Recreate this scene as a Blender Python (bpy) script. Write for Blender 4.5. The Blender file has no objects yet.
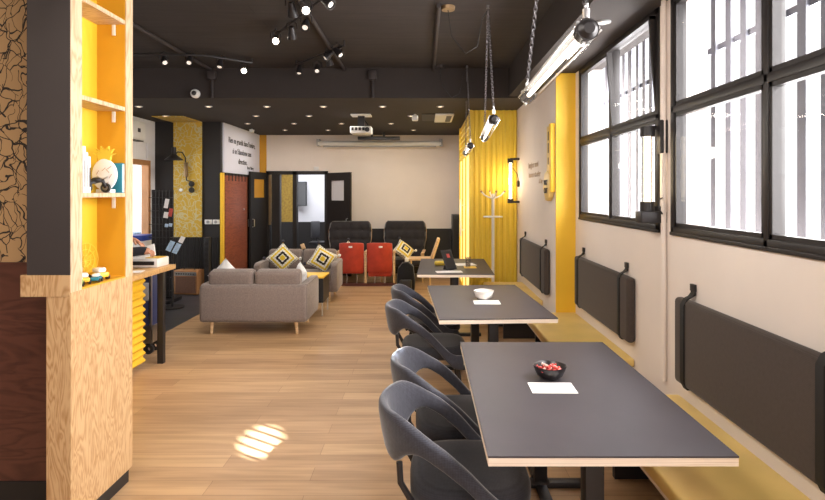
import bpy, bmesh, math, random
from mathutils import Vector, Matrix, Euler
random.seed(7)
S = bpy.context.scene
COL = S.collection
PI = math.pi
H = 1.65; F = 550.0; CX = 424.0; CY = 193.0      # eye height, focal length in pixels, vanishing point

def X_(px, Y): return (px - CX) * Y / F
def Z_(py, Y): return H - (py - CY) * Y / F

# ------------------------------------------------------------------ materials
class N:
    def __init__(s, name):
        s.m = bpy.data.materials.new(name); s.m.use_nodes = True
        s.t = s.m.node_tree; s.b = s.t.nodes['Principled BSDF']
    def n(s, typ, **kw):
        o = s.t.nodes.new(typ)
        for k, v in kw.items():
            if k.startswith('i_'):
                o.inputs[k[2:].replace('_', ' ')].default_value = v
            else: setattr(o, k, v)
        return o
    def l(s, a, b): s.t.links.new(a, b)
    def coord(s, scale=(1, 1, 1), kind='Object', rot=(0, 0, 0)):
        c = s.n('ShaderNodeTexCoord'); mp = s.n('ShaderNodeMapping')
        mp.inputs['Scale'].default_value = scale; mp.inputs['Rotation'].default_value = rot
        s.l(c.outputs[kind], mp.inputs['Vector']); return mp.outputs[0]
    def ramp(s, fac, stops, interp='LINEAR'):
        r = s.n('ShaderNodeValToRGB'); r.color_ramp.interpolation = interp
        e = r.color_ramp.elements
        while len(e) < len(stops): e.new(0.5)
        for i, (p, c) in enumerate(stops):
            e[i].position = p; e[i].color = (*c, 1)
        s.l(fac, r.inputs[0]); return r.outputs[0]
    def mix(s, a, b, fac, mode='MIX'):
        x = s.n('ShaderNodeMix', data_type='RGBA', blend_type=mode)
        for sock, v in ((x.inputs['Factor'], fac), (x.inputs['A'], a), (x.inputs['B'], b)):
            if isinstance(v, (int, float)): sock.default_value = v
            elif isinstance(v, tuple): sock.default_value = (*v, 1)
            else: s.l(v, sock)
        return x.outputs['Result']
    def math(s, op, a, b=None):
        x = s.n('ShaderNodeMath', operation=op)
        for sock, v in ((x.inputs[0], a), (x.inputs[1], b)):
            if v is None: continue
            if isinstance(v, (int, float)): sock.default_value = v
            else: s.l(v, sock)
        return x.outputs[0]
    def bump(s, h, strength=.2, dist=.01):
        b = s.n('ShaderNodeBump'); b.inputs['Strength'].default_value = strength; b.inputs['Distance'].default_value = dist
        s.l(h, b.inputs['Height']); s.l(b.outputs[0], s.b.inputs['Normal'])
    def col(s, c): s.l(c, s.b.inputs['Base Color'])
    def set(s, **kw):
        for k, v in kw.items(): s.b.inputs[k.replace('_', ' ')].default_value = v
        return s

def plain(name, c, rough=.5, metal=0., var=.12, vs=6., bump=0., bs=120., sheen=0.):
    k = N(name); k.set(Roughness=rough, Metallic=metal)
    no = k.n('ShaderNodeTexNoise', i_Scale=vs, i_Detail=4.); k.l(k.coord(), no.inputs['Vector'])
    d = tuple(x * (1 - var) for x in c); u = tuple(min(1, x * (1 + var)) for x in c)
    k.col(k.ramp(no.outputs[0], [(.3, d), (.7, u)]))
    if bump:
        b = k.n('ShaderNodeTexNoise', i_Scale=bs, i_Detail=2.); k.l(k.coord(), b.inputs['Vector']); k.bump(b.outputs[0], bump, .004)
    if sheen: k.set(Sheen_Weight=sheen, Sheen_Roughness=.4)
    return k.m

def fabric(name, c, scale=260., sheen=.3, var=.25):
    k = N(name); k.set(Roughness=.95, Sheen_Weight=sheen, Sheen_Roughness=.4)
    k.set(Specular_IOR_Level=.2)
    a = k.n('ShaderNodeTexWave', bands_direction='X', i_Scale=scale / 6.3, i_Distortion=2.)
    b = k.n('ShaderNodeTexWave', bands_direction='Z', i_Scale=scale / 6.3, i_Distortion=2.)
    no = k.n('ShaderNodeTexNoise', i_Scale=60., i_Detail=5.)
    v = k.coord()
    for q in (a, b, no): k.l(v, q.inputs['Vector'])
    w = k.math('ADD', k.math('MULTIPLY', a.outputs[1], .25), k.math('MULTIPLY', b.outputs[1], .25))
    w = k.math('ADD', w, k.math('MULTIPLY', no.outputs[0], .5))
    k.col(k.ramp(w, [(.25, tuple(x * (1 - var) for x in c)), (.75, tuple(x * (1 + var) for x in c))]))
    k.bump(w, .25, .002)
    return k.m

def wood(name, c1, c2, scale=(2, 2, 14), rough=.5, rings=3., axis='X', bump=.05):
    k = N(name); k.set(Roughness=rough)
    v = k.coord(scale)
    no = k.n('ShaderNodeTexNoise', i_Scale=1.6, i_Detail=3., i_Distortion=.6); k.l(v, no.inputs['Vector'])
    s1 = k.math('FRACT', k.math('MULTIPLY', no.outputs[0], rings * 4))
    tri = k.math('ABSOLUTE', k.math('SUBTRACT', k.math('MULTIPLY', s1, 2.), 1.))
    fine = k.n('ShaderNodeTexNoise', i_Scale=22., i_Detail=4.); k.l(v, fine.inputs['Vector'])
    f = k.math('ADD', k.math('MULTIPLY', tri, .65), k.math('MULTIPLY', fine.outputs[0], .35))
    k.col(k.ramp(f, [(.12, c1), (.65, c2)]))
    k.bump(f, bump, .003)
    return k.m

def emit(name, c, st, base=(.8, .8, .8)):
    k = N(name); k.set(Roughness=.4)
    k.b.inputs['Base Color'].default_value = (*base, 1)
    no = k.n('ShaderNodeTexNoise', i_Scale=3.); k.l(k.coord(), no.inputs['Vector'])
    k.l(k.ramp(no.outputs[0], [(.3, tuple(x * .97 for x in c)), (.7, c)]), k.b.inputs['Emission Color'])
    k.b.inputs['Emission Strength'].default_value = st
    return k.m

M = {}
def floor_mat():
    k = N('oak_planks'); k.set(Roughness=.38)
    v = k.coord()
    br = k.n('ShaderNodeTexBrick', offset=.37, offset_frequency=2)
    br.inputs['Scale'].default_value = 1.; br.inputs['Brick Width'].default_value = 1.5; br.inputs['Row Height'].default_value = .155
    br.inputs['Mortar Size'].default_value = .0014; br.inputs['Bias'].default_value = 0.
    br.inputs['Color1'].default_value = (.50, .325, .178, 1); br.inputs['Color2'].default_value = (.39, .24, .13, 1)
    br.inputs['Mortar'].default_value = (.22, .12, .06, 1)
    k.l(v, br.inputs['Vector'])
    g = k.n('ShaderNodeTexNoise', i_Scale=1., i_Detail=6., i_Distortion=.5); k.l(k.coord((1.6, 26, 1)), g.inputs['Vector'])
    g2 = k.n('ShaderNodeTexNoise', i_Scale=1., i_Detail=3.); k.l(k.coord((.8, 5.5, 1)), g2.inputs['Vector'])
    gg = k.math('ADD', k.math('MULTIPLY', g.outputs[0], .5), k.math('MULTIPLY', g2.outputs[0], .5))
    c = k.mix(br.outputs[0], k.ramp(gg, [(.32, (.62, .58, .54)), (.6, (1.12, 1.1, 1.06))]), .85, 'MULTIPLY')
    k.col(c)
    k.bump(br.outputs['Fac'], -.12, .002)
    r = k.ramp(gg, [(.3, (.45,) * 3), (.7, (.32,) * 3)]); k.l(r, k.b.inputs['Roughness'])
    return k.m
def slate_mat():
    k = N('slate_tiles'); k.set(Roughness=.35)
    br = k.n('ShaderNodeTexBrick', offset=.5)
    br.inputs['Scale'].default_value = 1.; br.inputs['Brick Width'].default_value = .6; br.inputs['Row Height'].default_value = .3
    br.inputs['Mortar Size'].default_value = .004
    br.inputs['Color1'].default_value = (.034, .035, .043, 1); br.inputs['Color2'].default_value = (.05, .05, .06, 1); br.inputs['Mortar'].default_value = (.018, .018, .02, 1)
    k.l(k.coord(), br.inputs['Vector'])
    no = k.n('ShaderNodeTexNoise', i_Scale=4., i_Detail=5.); k.l(k.coord(), no.inputs['Vector'])
    k.col(k.mix(br.outputs[0], k.ramp(no.outputs[0], [(.3, (.6,) * 3), (.7, (1.4,) * 3)]), 1., 'MULTIPLY'))
    k.bump(no.outputs[0], .1, .004)
    return k.m
def ceiling_mat():
    k = N('dark_board_marked_ceiling'); k.set(Roughness=.8)
    br = k.n('ShaderNodeTexBrick', offset=.4)
    br.inputs['Scale'].default_value = 1.; br.inputs['Brick Width'].default_value = 2.6; br.inputs['Row Height'].default_value = .2
    br.inputs['Mortar Size'].default_value = .005
    br.inputs['Color1'].default_value = (.034, .026, .0235, 1); br.inputs['Color2'].default_value = (.029, .0225, .0205, 1); br.inputs['Mortar'].default_value = (.02, .0155, .0145, 1)
    k.l(k.coord(), br.inputs['Vector'])
    no = k.n('ShaderNodeTexNoise', i_Scale=1., i_Detail=6.); k.l(k.coord((2, 18, 4)), no.inputs['Vector'])
    k.col(k.mix(br.outputs[0], k.ramp(no.outputs[0], [(.3, (.75,) * 3), (.7, (1.2,) * 3)]), 1., 'MULTIPLY'))
    k.bump(br.outputs['Fac'], -.5, .006)
    return k.m
def scribble_mat():
    # tan wallpaper with a tangle of black drawn lines
    k = N('scribble_wallpaper'); k.set(Roughness=.8)
    v = k.coord()
    dn = k.n('ShaderNodeTexNoise', i_Scale=7., i_Detail=2.); k.l(v, dn.inputs['Vector'])
    base = k.n('ShaderNodeVectorMath', operation='MULTIPLY_ADD')
    k.l(dn.outputs['Color'], base.inputs[0]); base.inputs[1].default_value = (.17, .0, .17); k.l(v, base.inputs[2])
    f = None
    for sc, th, off in ((8., .018, 0), (11., .02, 3.1), (5.5, .012, 7.7)):
        mp = k.n('ShaderNodeMapping'); mp.inputs['Location'].default_value = (off, 0, off * 1.3); mp.inputs['Scale'].default_value = (1.25, .001, .8)
        k.l(base.outputs[0], mp.inputs['Vector'])
        vo = k.n('ShaderNodeTexVoronoi', feature='DISTANCE_TO_EDGE', i_Scale=sc); k.l(mp.outputs[0], vo.inputs['Vector'])
        g = k.math('LESS_THAN', vo.outputs['Distance'], th)
        br = k.n('ShaderNodeTexNoise', i_Scale=5. + off); k.l(mp.outputs[0], br.inputs['Vector'])
        g = k.math('MULTIPLY', g, k.math('GREATER_THAN', br.outputs[0], .40))
        f = g if f is None else k.math('MAXIMUM', f, g)
    k.col(k.mix((.46, .29, .14), (.02, .014, .012), f))
    return k.m
def leafy_mat():
    # mustard wallpaper with a pale looping outline
    k = N('mustard_wallpaper'); k.set(Roughness=.75)
    v = k.coord()
    dn = k.n('ShaderNodeTexNoise', i_Scale=5., i_Detail=1.); k.l(v, dn.inputs['Vector'])
    base = k.n('ShaderNodeVectorMath', operation='MULTIPLY_ADD')
    k.l(dn.outputs['Color'], base.inputs[0]); base.inputs[1].default_value = (.3, .3, .3); k.l(v, base.inputs[2])
    vo = k.n('ShaderNodeTexVoronoi', feature='DISTANCE_TO_EDGE', i_Scale=11.); k.l(base.outputs[0], vo.inputs['Vector'])
    g = k.math('LESS_THAN', vo.outputs['Distance'], .055)
    k.col(k.mix((.52, .33, .035), (.50, .43, .22), g))
    return k.m
def pad_pattern(name):
    # white cushion cover with a yellow and black square medallion
    k = N(name); k.set(Roughness=.95, Specular_IOR_Level=.1)
    c = k.n('ShaderNodeTexCoord'); sp = k.n('ShaderNodeSeparateXYZ'); k.l(c.outputs['Object'], sp.inputs[0])
    ax = k.math('ABSOLUTE', sp.outputs['X']); ay = k.math('ABSOLUTE', sp.outputs['Z'])
    zig = k.math('MULTIPLY', k.math('PINGPONG', k.math('ADD', ax, ay), .02), .5)
    d = k.math('MULTIPLY', k.math('ADD', k.math('MAXIMUM', ax, ay), zig), 4.0)
    w = (.74, .70, .60); y = (.70, .50, .04); b = (.03, .024, .02)
    k.col(k.ramp(d, [(0, y), (.16, w), (.20, b), (.33, w), (.43, y), (.55, w), (.62, b), (.645, w), (.72, y), (.79, w)], 'CONSTANT'))
    no = k.n('ShaderNodeTexNoise', i_Scale=150.); k.l(c.outputs['Object'], no.inputs['Vector']); k.bump(no.outputs[0], .3, .003)
    return k.m
def glass_mat(name, tint=(1, 1, 1), gl=.06):
    m = bpy.data.materials.new(name); m.use_nodes = True; t = m.node_tree
    t.nodes.clear()
    o = t.nodes.new('ShaderNodeOutputMaterial'); a = t.nodes.new('ShaderNodeBsdfTransparent'); b = t.nodes.new('ShaderNodeBsdfGlossy'); x = t.nodes.new('ShaderNodeMixShader')
    a.inputs[0].default_value = (*tint, 1); b.inputs['Roughness'].default_value = .03
    x.inputs[0].default_value = gl
    t.links.new(a.outputs[0], x.inputs[1]); t.links.new(b.outputs[0], x.inputs[2]); t.links.new(x.outputs[0], o.inputs[0])
    return m

M['floor'] = floor_mat(); M['slate'] = slate_mat(); M['ceil'] = ceiling_mat(); M['scribble'] = scribble_mat(); M['leafy'] = leafy_mat()
M['white'] = plain('warm_white_plaster', (.80, .715, .655), .7, var=.03, vs=2.)
M['coolwhite'] = plain('cool_white_plaster', (.74, .73, .76), .7, var=.03, vs=2.)
M['boardwhite'] = plain('blue_white_board', (.76, .77, .90), .6, var=.02)
M['dark'] = plain('charcoal_paint', (.036, .028, .0275), .65, var=.1, vs=2.)
M['darker'] = plain('black_panel_paint', (.016, .0135, .013), .55, var=.1, vs=2.)
M['soffit'] = plain('dark_brown_soffit_paint', (.034, .026, .0235), .8, var=.08, vs=2.)
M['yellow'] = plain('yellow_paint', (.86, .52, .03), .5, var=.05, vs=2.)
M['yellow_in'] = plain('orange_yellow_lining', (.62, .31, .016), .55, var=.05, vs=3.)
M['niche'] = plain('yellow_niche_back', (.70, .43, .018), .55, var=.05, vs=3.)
M['orange'] = plain('orange_wall_paint', (.62, .31, .025), .6, var=.05)
M['corr'] = plain('yellow_corrugated_steel', (.86, .62, .06), .5, var=.08, vs=1.5)
M['bench'] = plain('mustard_seat_vinyl', (.84, .60, .20), .45, var=.08, vs=3., bump=.04, bs=60.)
M['ply'] = wood('plywood', (.38, .205, .08), (.56, .365, .19), (7, 7, 1.5), .5, 3.2)
M['plyface'] = wood('plywood_pale_edge', (.44, .28, .15), (.62, .45, .29), (2, 8, 1.2), .5, 2.)
M['redply'] = wood('dark_red_plywood', (.070, .025, .016), (.115, .042, .027), (.8, 1., 4.), .5, 2.)
M['redwood'] = wood('red_brown_veneer', (.19, .046, .020), (.30, .080, .034), (1, 1.2, 9.), .45, 1.5)
M['oak'] = wood('light_oak', (.52, .33, .17), (.70, .48, .27), (3, 3, 3), .5, 2.)
M['counter'] = wood('counter_oak', (.46, .25, .09), (.62, .37, .15), (1.2, 8, 3), .45, 2.)
M['plyedge'] = wood('birch_ply_edge', (.70, .57, .46), (.88, .76, .64), (.6, .6, 90.), .6, 1.)
M['laminate'] = plain('black_laminate_top', (.058, .051, .060), .42, var=.08, vs=3.)
M['laminate'].node_tree.nodes['Principled BSDF'].inputs['Specular IOR Level'].default_value = .14
M['blackmetal'] = plain('black_powder_coat', (.022, .019, .020), .45, .2, var=.1)
M['frame'] = plain('black_window_paint', (.014, .011, .011), .5, var=.1)
M['chrome'] = plain('brushed_steel', (.6, .6, .62), .3, 1., var=.1)
M['steel'] = plain('dark_steel_links', (.20, .19, .20), .4, .9, var=.1)
M['whitemetal'] = plain('white_lacquered_metal', (.82, .80, .76), .4, var=.03)
M['plastic'] = plain('white_plastic', (.78, .77, .76), .4, var=.03)
M['greyplastic'] = plain('grey_plastic', (.35, .35, .36), .4, var=.05)
M['blackplastic'] = plain('black_plastic', (.02, .019, .02), .4, var=.1)
M['padfab'] = fabric('grey_brown_pad_fabric', (.070, .055, .048), 300., .15, .15)
M['strap'] = plain('black_webbing', (.012, .011, .011), .7, var=.1)
M['chairfab'] = fabric('dark_blue_grey_fabric', (.046, .046, .058), 330., .4, .35)
M['seatfab'] = fabric('dark_seat_fabric', (.030, .029, .034), 330., .25, .25)
M['sofafab'] = fabric('taupe_sofa_fabric', (.225, .180, .160), 150., .25, .38)
M['tuftfab'] = fabric('black_tufted_fabric', (.030, .027, .030), 260., .35, .25)
M['red'] = plain('red_velvet', (.46, .040, .016), .7, var=.15, vs=9., bump=.1, bs=80., sheen=.4)
M['redrail'] = plain('dark_red_rail', (.085, .02, .014), .5)
M['tan'] = plain('tan_leatherette', (.40, .19, .075), .5, var=.1, bump=.1)
M['grillecloth'] = fabric('brown_grille_cloth', (.20, .105, .07), 300., .1, .3)
M['paper'] = plain('white_paper', (.86, .84, .82), .7, var=.02)
M['bluepaper'] = plain('pale_blue_print', (.42, .57, .74), .6, var=.25, vs=20.)
M['redprint'] = plain('red_print', (.55, .08, .06), .6, var=.2, vs=30.)
M['officegrey'] = plain('dark_grey_mesh_back', (.09, .09, .10), .4, var=.2)
M['blue'] = plain('dark_blue_laminate', (.030, .038, .105), .45, var=.1)
M['bluebin'] = plain('blue_plastic', (.03, .06, .32), .4, var=.05)
M['teal'] = plain('teal_cover', (.015, .19, .26), .5, var=.08)
M['bowlblack'] = plain('black_glazed_bowl', (.02, .017, .018), .3, var=.1)
M['bowlwhite'] = plain('white_glazed_bowl', (.80, .76, .72), .3, var=.03)
M['sweet'] = plain('red_sweet_wrapper', (.62, .06, .05), .35, var=.35, vs=60.)
M['sweet2'] = plain('pale_sweet_wrapper', (.75, .50, .42), .35, var=.3, vs=60.)
M['ink'] = plain('dark_ink', (.03, .028, .04), .7)
M['brownink'] = plain('brown_ink', (.50, .37, .27), .7)
M['skin'] = plain('skin', (.52, .25, .15), .5, var=.08, vs=14.)
M['cloth'] = fabric('black_jumper', (.016, .016, .02), 260., .2, .2)
M['jeans'] = fabric('dark_denim', (.03, .04, .075), 300., .1, .2)
M['hair'] = plain('dark_brown_hair', (.03, .017, .01), .6, var=.3, vs=40.)
M['tube'] = emit('warm_tube_glow', (1, .80, .50), 9.)
M['tubecool'] = emit('white_tube_glow', (1, .90, .76), 3.5)
M['downglow'] = emit('warm_downlight_glow', (1, .74, .50), 3.)
M['spotglow'] = emit('bright_spot_glow', (1, .88, .72), 24.)
M['spotdim'] = emit('dim_spot_glow', (1, .82, .66), .55)
M['doorglow'] = emit('lit_booth_glass', (1, .80, .26), 1.15, (.8, .6, .2))
M['screen'] = emit('grey_screen', (.20, .21, .23), .25, (.1, .1, .1))
M['grille'] = plain('pale_grey_exterior_slats', (.115, .12, .145), .6, var=.05)
M['pat'] = pad_pattern('medallion_cushion_cover')
M['glass'] = glass_mat('window_glass', (1, 1, 1), .012)
M['clear'] = glass_mat('clear_tube_glass', (.86, .84, .82), .10)
M['toy'] = plain('toy_yellow', (.80, .50, .05), .4, var=.1, vs=30.)
M['toygreen'] = plain('toy_green', (.25, .42, .08), .4)
M['yplastic'] = plain('yellow_case_plastic', (.72, .52, .05), .5)
M['brass'] = plain('aged_brass', (.32, .22, .12), .4, .8)
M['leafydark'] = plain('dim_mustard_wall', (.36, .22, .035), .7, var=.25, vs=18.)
M['outwall'] = plain('pale_exterior_wall', (.80, .80, .82), .8, var=.05)

# ------------------------------------------------------------------ mesh helpers
ORG = {}
def props(o, label=None, cat=None, group=None, kind=None):
    if label: o['label'] = label
    if cat: o['category'] = cat
    if group: o['group'] = group
    if kind: o['kind'] = kind
    return o
def thing(name, label, cat, loc=(0, 0, 0), rz=0., group=None):
    o = bpy.data.objects.new(name, None); COL.objects.link(o)
    o.empty_display_size = .1
    o.location = loc; o.rotation_euler = (0, 0, rz); ORG[o] = Vector(loc)
    return props(o, label, cat, group)

class MB:
    def __init__(s): s.bm = bmesh.new()
    def _tf(s, vs, m):
        bmesh.ops.transform(s.bm, matrix=m, verts=vs)
    def box(s, x0, x1, y0, y1, z0, z1, bev=0., seg=2, m=None):
        b = bmesh.new(); bmesh.ops.create_cube(b, size=1.)
        for v in b.verts:
            v.co = Vector(((x0 + x1) / 2 + v.co.x * (x1 - x0), (y0 + y1) / 2 + v.co.y * (y1 - y0), (z0 + z1) / 2 + v.co.z * (z1 - z0)))
        if bev: bmesh.ops.bevel(b, geom=list(b.edges), offset=bev, segments=seg, profile=.5, affect='EDGES')
        s.merge(b, m); return s
    def merge(s, b, m=None):
        if m is not None: bmesh.ops.transform(b, matrix=m, verts=list(b.verts))
        mp = {}
        for v in b.verts: mp[v] = s.bm.verts.new(v.co)
        for f in b.faces:
            try: s.bm.faces.new([mp[v] for v in f.verts])
            except ValueError: pass
        b.free()
    def rings(s, rings, closed=True, cap=True):
        R = [[s.bm.verts.new(p) for p in r] for r in rings]
        n = len(R[0])
        for a, b in zip(R, R[1:]):
            for i in range(n if closed else n - 1):
                j = (i + 1) % n
                s.bm.faces.new((a[i], a[j], b[j], b[i]))
        if cap and closed:
            s.bm.faces.new(list(reversed(R[0]))); s.bm.faces.new(R[-1])
        return s
    def cyl(s, p0, p1, r0, r1=None, n=16, cap=True):
        r1 = r0 if r1 is None else r1
        p0 = Vector(p0); p1 = Vector(p1); d = (p1 - p0).normalized()
        u = d.orthogonal().normalized(); w = d.cross(u)
        f = lambda p, r: [p + (u * math.cos(2 * PI * i / n) + w * math.sin(2 * PI * i / n)) * r for i in range(n)]
        return s.rings([f(p0, r0), f(p1, r1)], cap=cap)
    def tube(s, pts, r, n=8, closed=False):
        pts = [Vector(p) for p in pts]; rs = []
        prev = None
        L = len(pts)
        for i, p in enumerate(pts):
            if closed: d = pts[(i + 1) % L] - pts[i - 1]
            else: d = (pts[min(i + 1, L - 1)] - pts[max(i - 1, 0)])
            d.normalize()
            u = d.orthogonal() if prev is None else prev - d * prev.dot(d)
            if u.length < 1e-6: u = d.orthogonal()
            u.normalize(); prev = u; w = d.cross(u)
            rr = r[i] if isinstance(r, (list, tuple)) else r
            rs.append([p + (u * math.cos(2 * PI * k / n) + w * math.sin(2 * PI * k / n)) * rr for k in range(n)])
        if closed: rs.append(rs[0])
        if closed:
            R = [[s.bm.verts.new(p) for p in r_] for r_ in rs[:-1]]; R.append(R[0])
            for a, b in zip(R, R[1:]):
                for i in range(n): s.bm.faces.new((a[i], a[(i + 1) % n], b[(i + 1) % n], b[i]))
            return s
        return s.rings(rs)
    def lathe(s, prof, c=(0, 0, 0), n=24, m=None):
        b = bmesh.new(); R = []
        for r, z in prof:
            R.append([b.verts.new((c[0] + max(r, 1e-5) * math.cos(2 * PI * i / n), c[1] + max(r, 1e-5) * math.sin(2 * PI * i / n), c[2] + z)) for i in range(n)])
        for a, d in zip(R, R[1:]):
            for i in range(n): b.faces.new((a[i], a[(i + 1) % n], d[(i + 1) % n], d[i]))
        bmesh.ops.remove_doubles(b, verts=list(b.verts), dist=2e-5)
        s.merge(b, m); return s
    def sphere(s, c, r, sc=(1, 1, 1), n=14, m=None):
        b = bmesh.new(); bmesh.ops.create_uvsphere(b, u_segments=n, v_segments=max(6, n // 2), radius=r)
        for v in b.verts: v.co = Vector((v.co.x * sc[0] + c[0], v.co.y * sc[1] + c[1], v.co.z * sc[2] + c[2]))
        s.merge(b, m); return s
    def prism(s, poly, a, b, axis='Y', m=None, bev=0.):
        # poly in the two other axes, extruded from a to b along axis
        def P(u, v, t): return {'X': (t, u, v), 'Y': (u, t, v), 'Z': (u, v, t)}[axis]
        q = bmesh.new()
        A = [q.verts.new(P(u, v, a)) for u, v in poly]; B = [q.verts.new(P(u, v, b)) for u, v in poly]
        q.faces.new(A); q.faces.new(list(reversed(B)))
        for i in range(len(A)):
            j = (i + 1) % len(A); q.faces.new((A[j], A[i], B[i], B[j]))
        bmesh.ops.recalc_face_normals(q, faces=list(q.faces))
        if bev: bmesh.ops.bevel(q, geom=list(q.edges), offset=bev, segments=2, profile=.5, affect='EDGES')
        s.merge(q, m); return s
    def build(s, name, mat, parent=None, label=None, cat=None, group=None, kind=None, sharp=35, origin=None, sub=0):
        bmesh.ops.recalc_face_normals(s.bm, faces=list(s.bm.faces))
        if origin is not None: off = Vector(origin)
        elif parent is not None: off = ORG[parent]
        else:
            vs = [v.co for v in s.bm.verts]
            lo = [min(v[i] for v in vs) for i in range(3)]; hi = [max(v[i] for v in vs) for i in range(3)]
            off = Vector(((lo[0] + hi[0]) / 2, (lo[1] + hi[1]) / 2, lo[2]))
        for v in s.bm.verts: v.co = v.co - off
        me = bpy.data.meshes.new(name); s.bm.to_mesh(me); s.bm.free()
        me.materials.append(M[mat] if isinstance(mat, str) else mat)
        for p in me.polygons: p.use_smooth = True
        me.set_sharp_from_angle(angle=math.radians(sharp))
        o = bpy.data.objects.new(name, me); COL.objects.link(o)
        if sub:
            mod = o.modifiers.new('Subdivision', 'SUBSURF'); mod.levels = sub; mod.render_levels = sub
        if parent is not None:
            o.parent = parent
            if origin is not None: o.location = off - ORG[parent]
        else: o.location = off
        ORG[o] = off
        return props(o, label, cat, group, kind)

def copy_tree(o, parent=None):
    c = o.copy(); COL.objects.link(c)
    if parent is not None: c.parent = parent
    for ch in list(o.children): copy_tree(ch, c)
    return c
def dup(o, loc, rz=0., label=None, group=None):
    c = copy_tree(o); c.location = loc; c.rotation_euler = (0, 0, rz)
    if label: c['label'] = label
    if group: c['group'] = group
    return c
def text(body, size, loc, rot, mat, parent, name='lettering', align='LEFT', width=1.):
    cu = bpy.data.curves.new(name, 'FONT'); cu.body = body; cu.size = size; cu.extrude = .0015; cu.offset = .0025; cu.align_x = align; cu.space_line = 1.
    cu.materials.append(M[mat])
    f = bpy.data.objects.new(name, cu); COL.objects.link(f)
    me = bpy.data.meshes.new_from_object(f.evaluated_get(bpy.context.evaluated_depsgraph_get()))
    bpy.data.objects.remove(f)
    me.name = name
    if not me.materials: me.materials.append(M[mat])
    o = bpy.data.objects.new(name, me); COL.objects.link(o)
    o.rotation_euler = rot; o.parent = parent; o.location = Vector(loc) - ORG[parent]; o.scale = (width, 1, 1)
    return o
def struct(mb, name, mat, label, cat=None):
    return mb.build(name, mat, None, label, cat or name.split('_')[0], kind='structure')

# ------------------------------------------------------------------ the room
YB = 11.3; ZS = 2.84; ZC = 3.22; YF = 6.9; XW = 1.53; XB = 1.066; XP = 1.335; XL = -4.5
XT = -3.06   # edge between planks and slate
struct(MB().box(XT, 1.75, -2.2, YB, -.1, 0), 'floor', 'floor', 'light oak plank floor running through the whole cafe room')
struct(MB().box(XL - .2, XT, -2.2, YB, -.1, 0), 'floor_slate', 'slate', 'dark slate tile floor behind the counter on the left', 'floor')
struct(MB().box(XL - .2, 1.75, -2.2, YF + .1, ZC, ZC + .1), 'ceiling', 'ceil', 'dark board-marked ceiling carrying spotlights')
struct(MB().box(XL - .2, 1.75, YF, YB + .2, ZS, ZC + .05), 'ceiling_soffit', 'soffit', 'lower dark brown ceiling at the back, dotted with downlights', 'ceiling')
struct(MB().box(XB, 1.75, -2.2, YF - .002, 2.862, ZC + .05), 'ceiling_bulkhead', 'soffit', 'long dark bulkhead above the right-hand windows', 'ceiling')
# right wall with two window openings
W1 = (1.5, 3.393); W2 = (3.566, 5.40); WZ0, WZ1 = 1.40, 2.86
w = MB().box(XW, 1.75, -2.2, 5.55, 0, WZ0).box(XW, 1.75, -2.2, W1[0], WZ0, WZ1).box(XW, 1.75, W1[1], W2[0], WZ0, WZ1).box(XW, 1.75, W2[1], 5.55, WZ0, WZ1)
struct(w, 'wall_right', 'white', 'warm white wall under and between the barred windows', 'wall')
struct(MB().box(XP, 1.75, 5.572, YB + .15, 0, ZS), 'wall_right_return', 'white', 'white wall with small brown quote beside the yellow corrugated booth', 'wall')
struct(MB().box(XP - .002, 1.53, 5.55, 5.571, .0, 2.86), 'trim_yellow', 'yellow', 'bright yellow wall end between barred window and yellow sign', 'trim')
# back wall with doorway
DX0, DX1, DZ = -3.226, -1.98, 2.10
struct(MB().box(DX1, 1.3, YB, YB + .15, .92, ZS).box(XL - .2, -3.27, YB, YB + .15, 0, ZS).box(-3.27, DX0, YB, YB + .15, 0, ZS).box(DX0, DX1, YB, YB + .15, DZ, ZS), 'wall_back', 'white', 'white back wall where the projector screen hangs', 'wall')
struct(MB().box(DX1, 1.3, YB - .02, YB + .15, 0, .92), 'wall_back_wainscot', 'darker', 'charcoal lower band of the white back wall', 'wall')
struct(MB().box(-3.38, -3.235, YB - .012, YB - .001, DZ - .05, ZS), 'trim_orange', 'orange', 'orange painted strip between quote board and white back wall', 'trim')
# left part
struct(MB().box(XL - .15, XL, 3.2, 8.0, 0, ZS + .4).box(XL - .15, XL, 8.0, 9.03, 2.18, ZS).box(XL - .15, XL, 9.03, 9.25, 0, ZS), 'wall_left', 'coolwhite', 'cool white side wall with air conditioner above the bright doorway', 'wall')
YL = 9.2
struct(MB().box(XL, -3.4, YL, YL + .1, 0, ZS), 'wall_left_back', 'darker', 'charcoal wall behind the guitar amplifier', 'wall')
k = MB()
for i in range(26):
    x = -4.42 + i * .04
    k.box(x, x + .028, YL - .02, YL - .001, .08, .905)
struct(k, 'wall_left_wainscot', 'darker', 'grooved black wainscot below the mustard wallpaper panel', 'wall')
struct(MB().box(-4.18, -3.71, YL - .026, YL - .001, .915, ZS), 'wall_mustard_panel', 'leafy', 'mustard wallpaper panel with pale looping lines behind the wall lamp', 'wall')
struct(MB().box(-4.20, -3.71, 8.48, YL - .001, ZS - .012, ZS - .001), 'ceiling_mustard_patch', 'leafy', 'mustard patch on the dark soffit above the wallpaper panel', 'ceiling')
struct(MB().box(-3.47, -3.4, YL + .1, YB, 0, ZS), 'wall_left_inner', 'dark', 'dark side wall carrying the quote board and red sliding door', 'wall')
struct(MB().box(XL - .1, 1.75, -2.3, -2.2, 0, ZC), 'wall_front', 'white', 'white wall behind the viewer', 'wall')
struct(MB().box(XL - .15, XL, -2.2, 3.2, 0, ZC), 'wall_left_front', 'dark', 'dark side wall near the viewer', 'wall')
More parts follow.
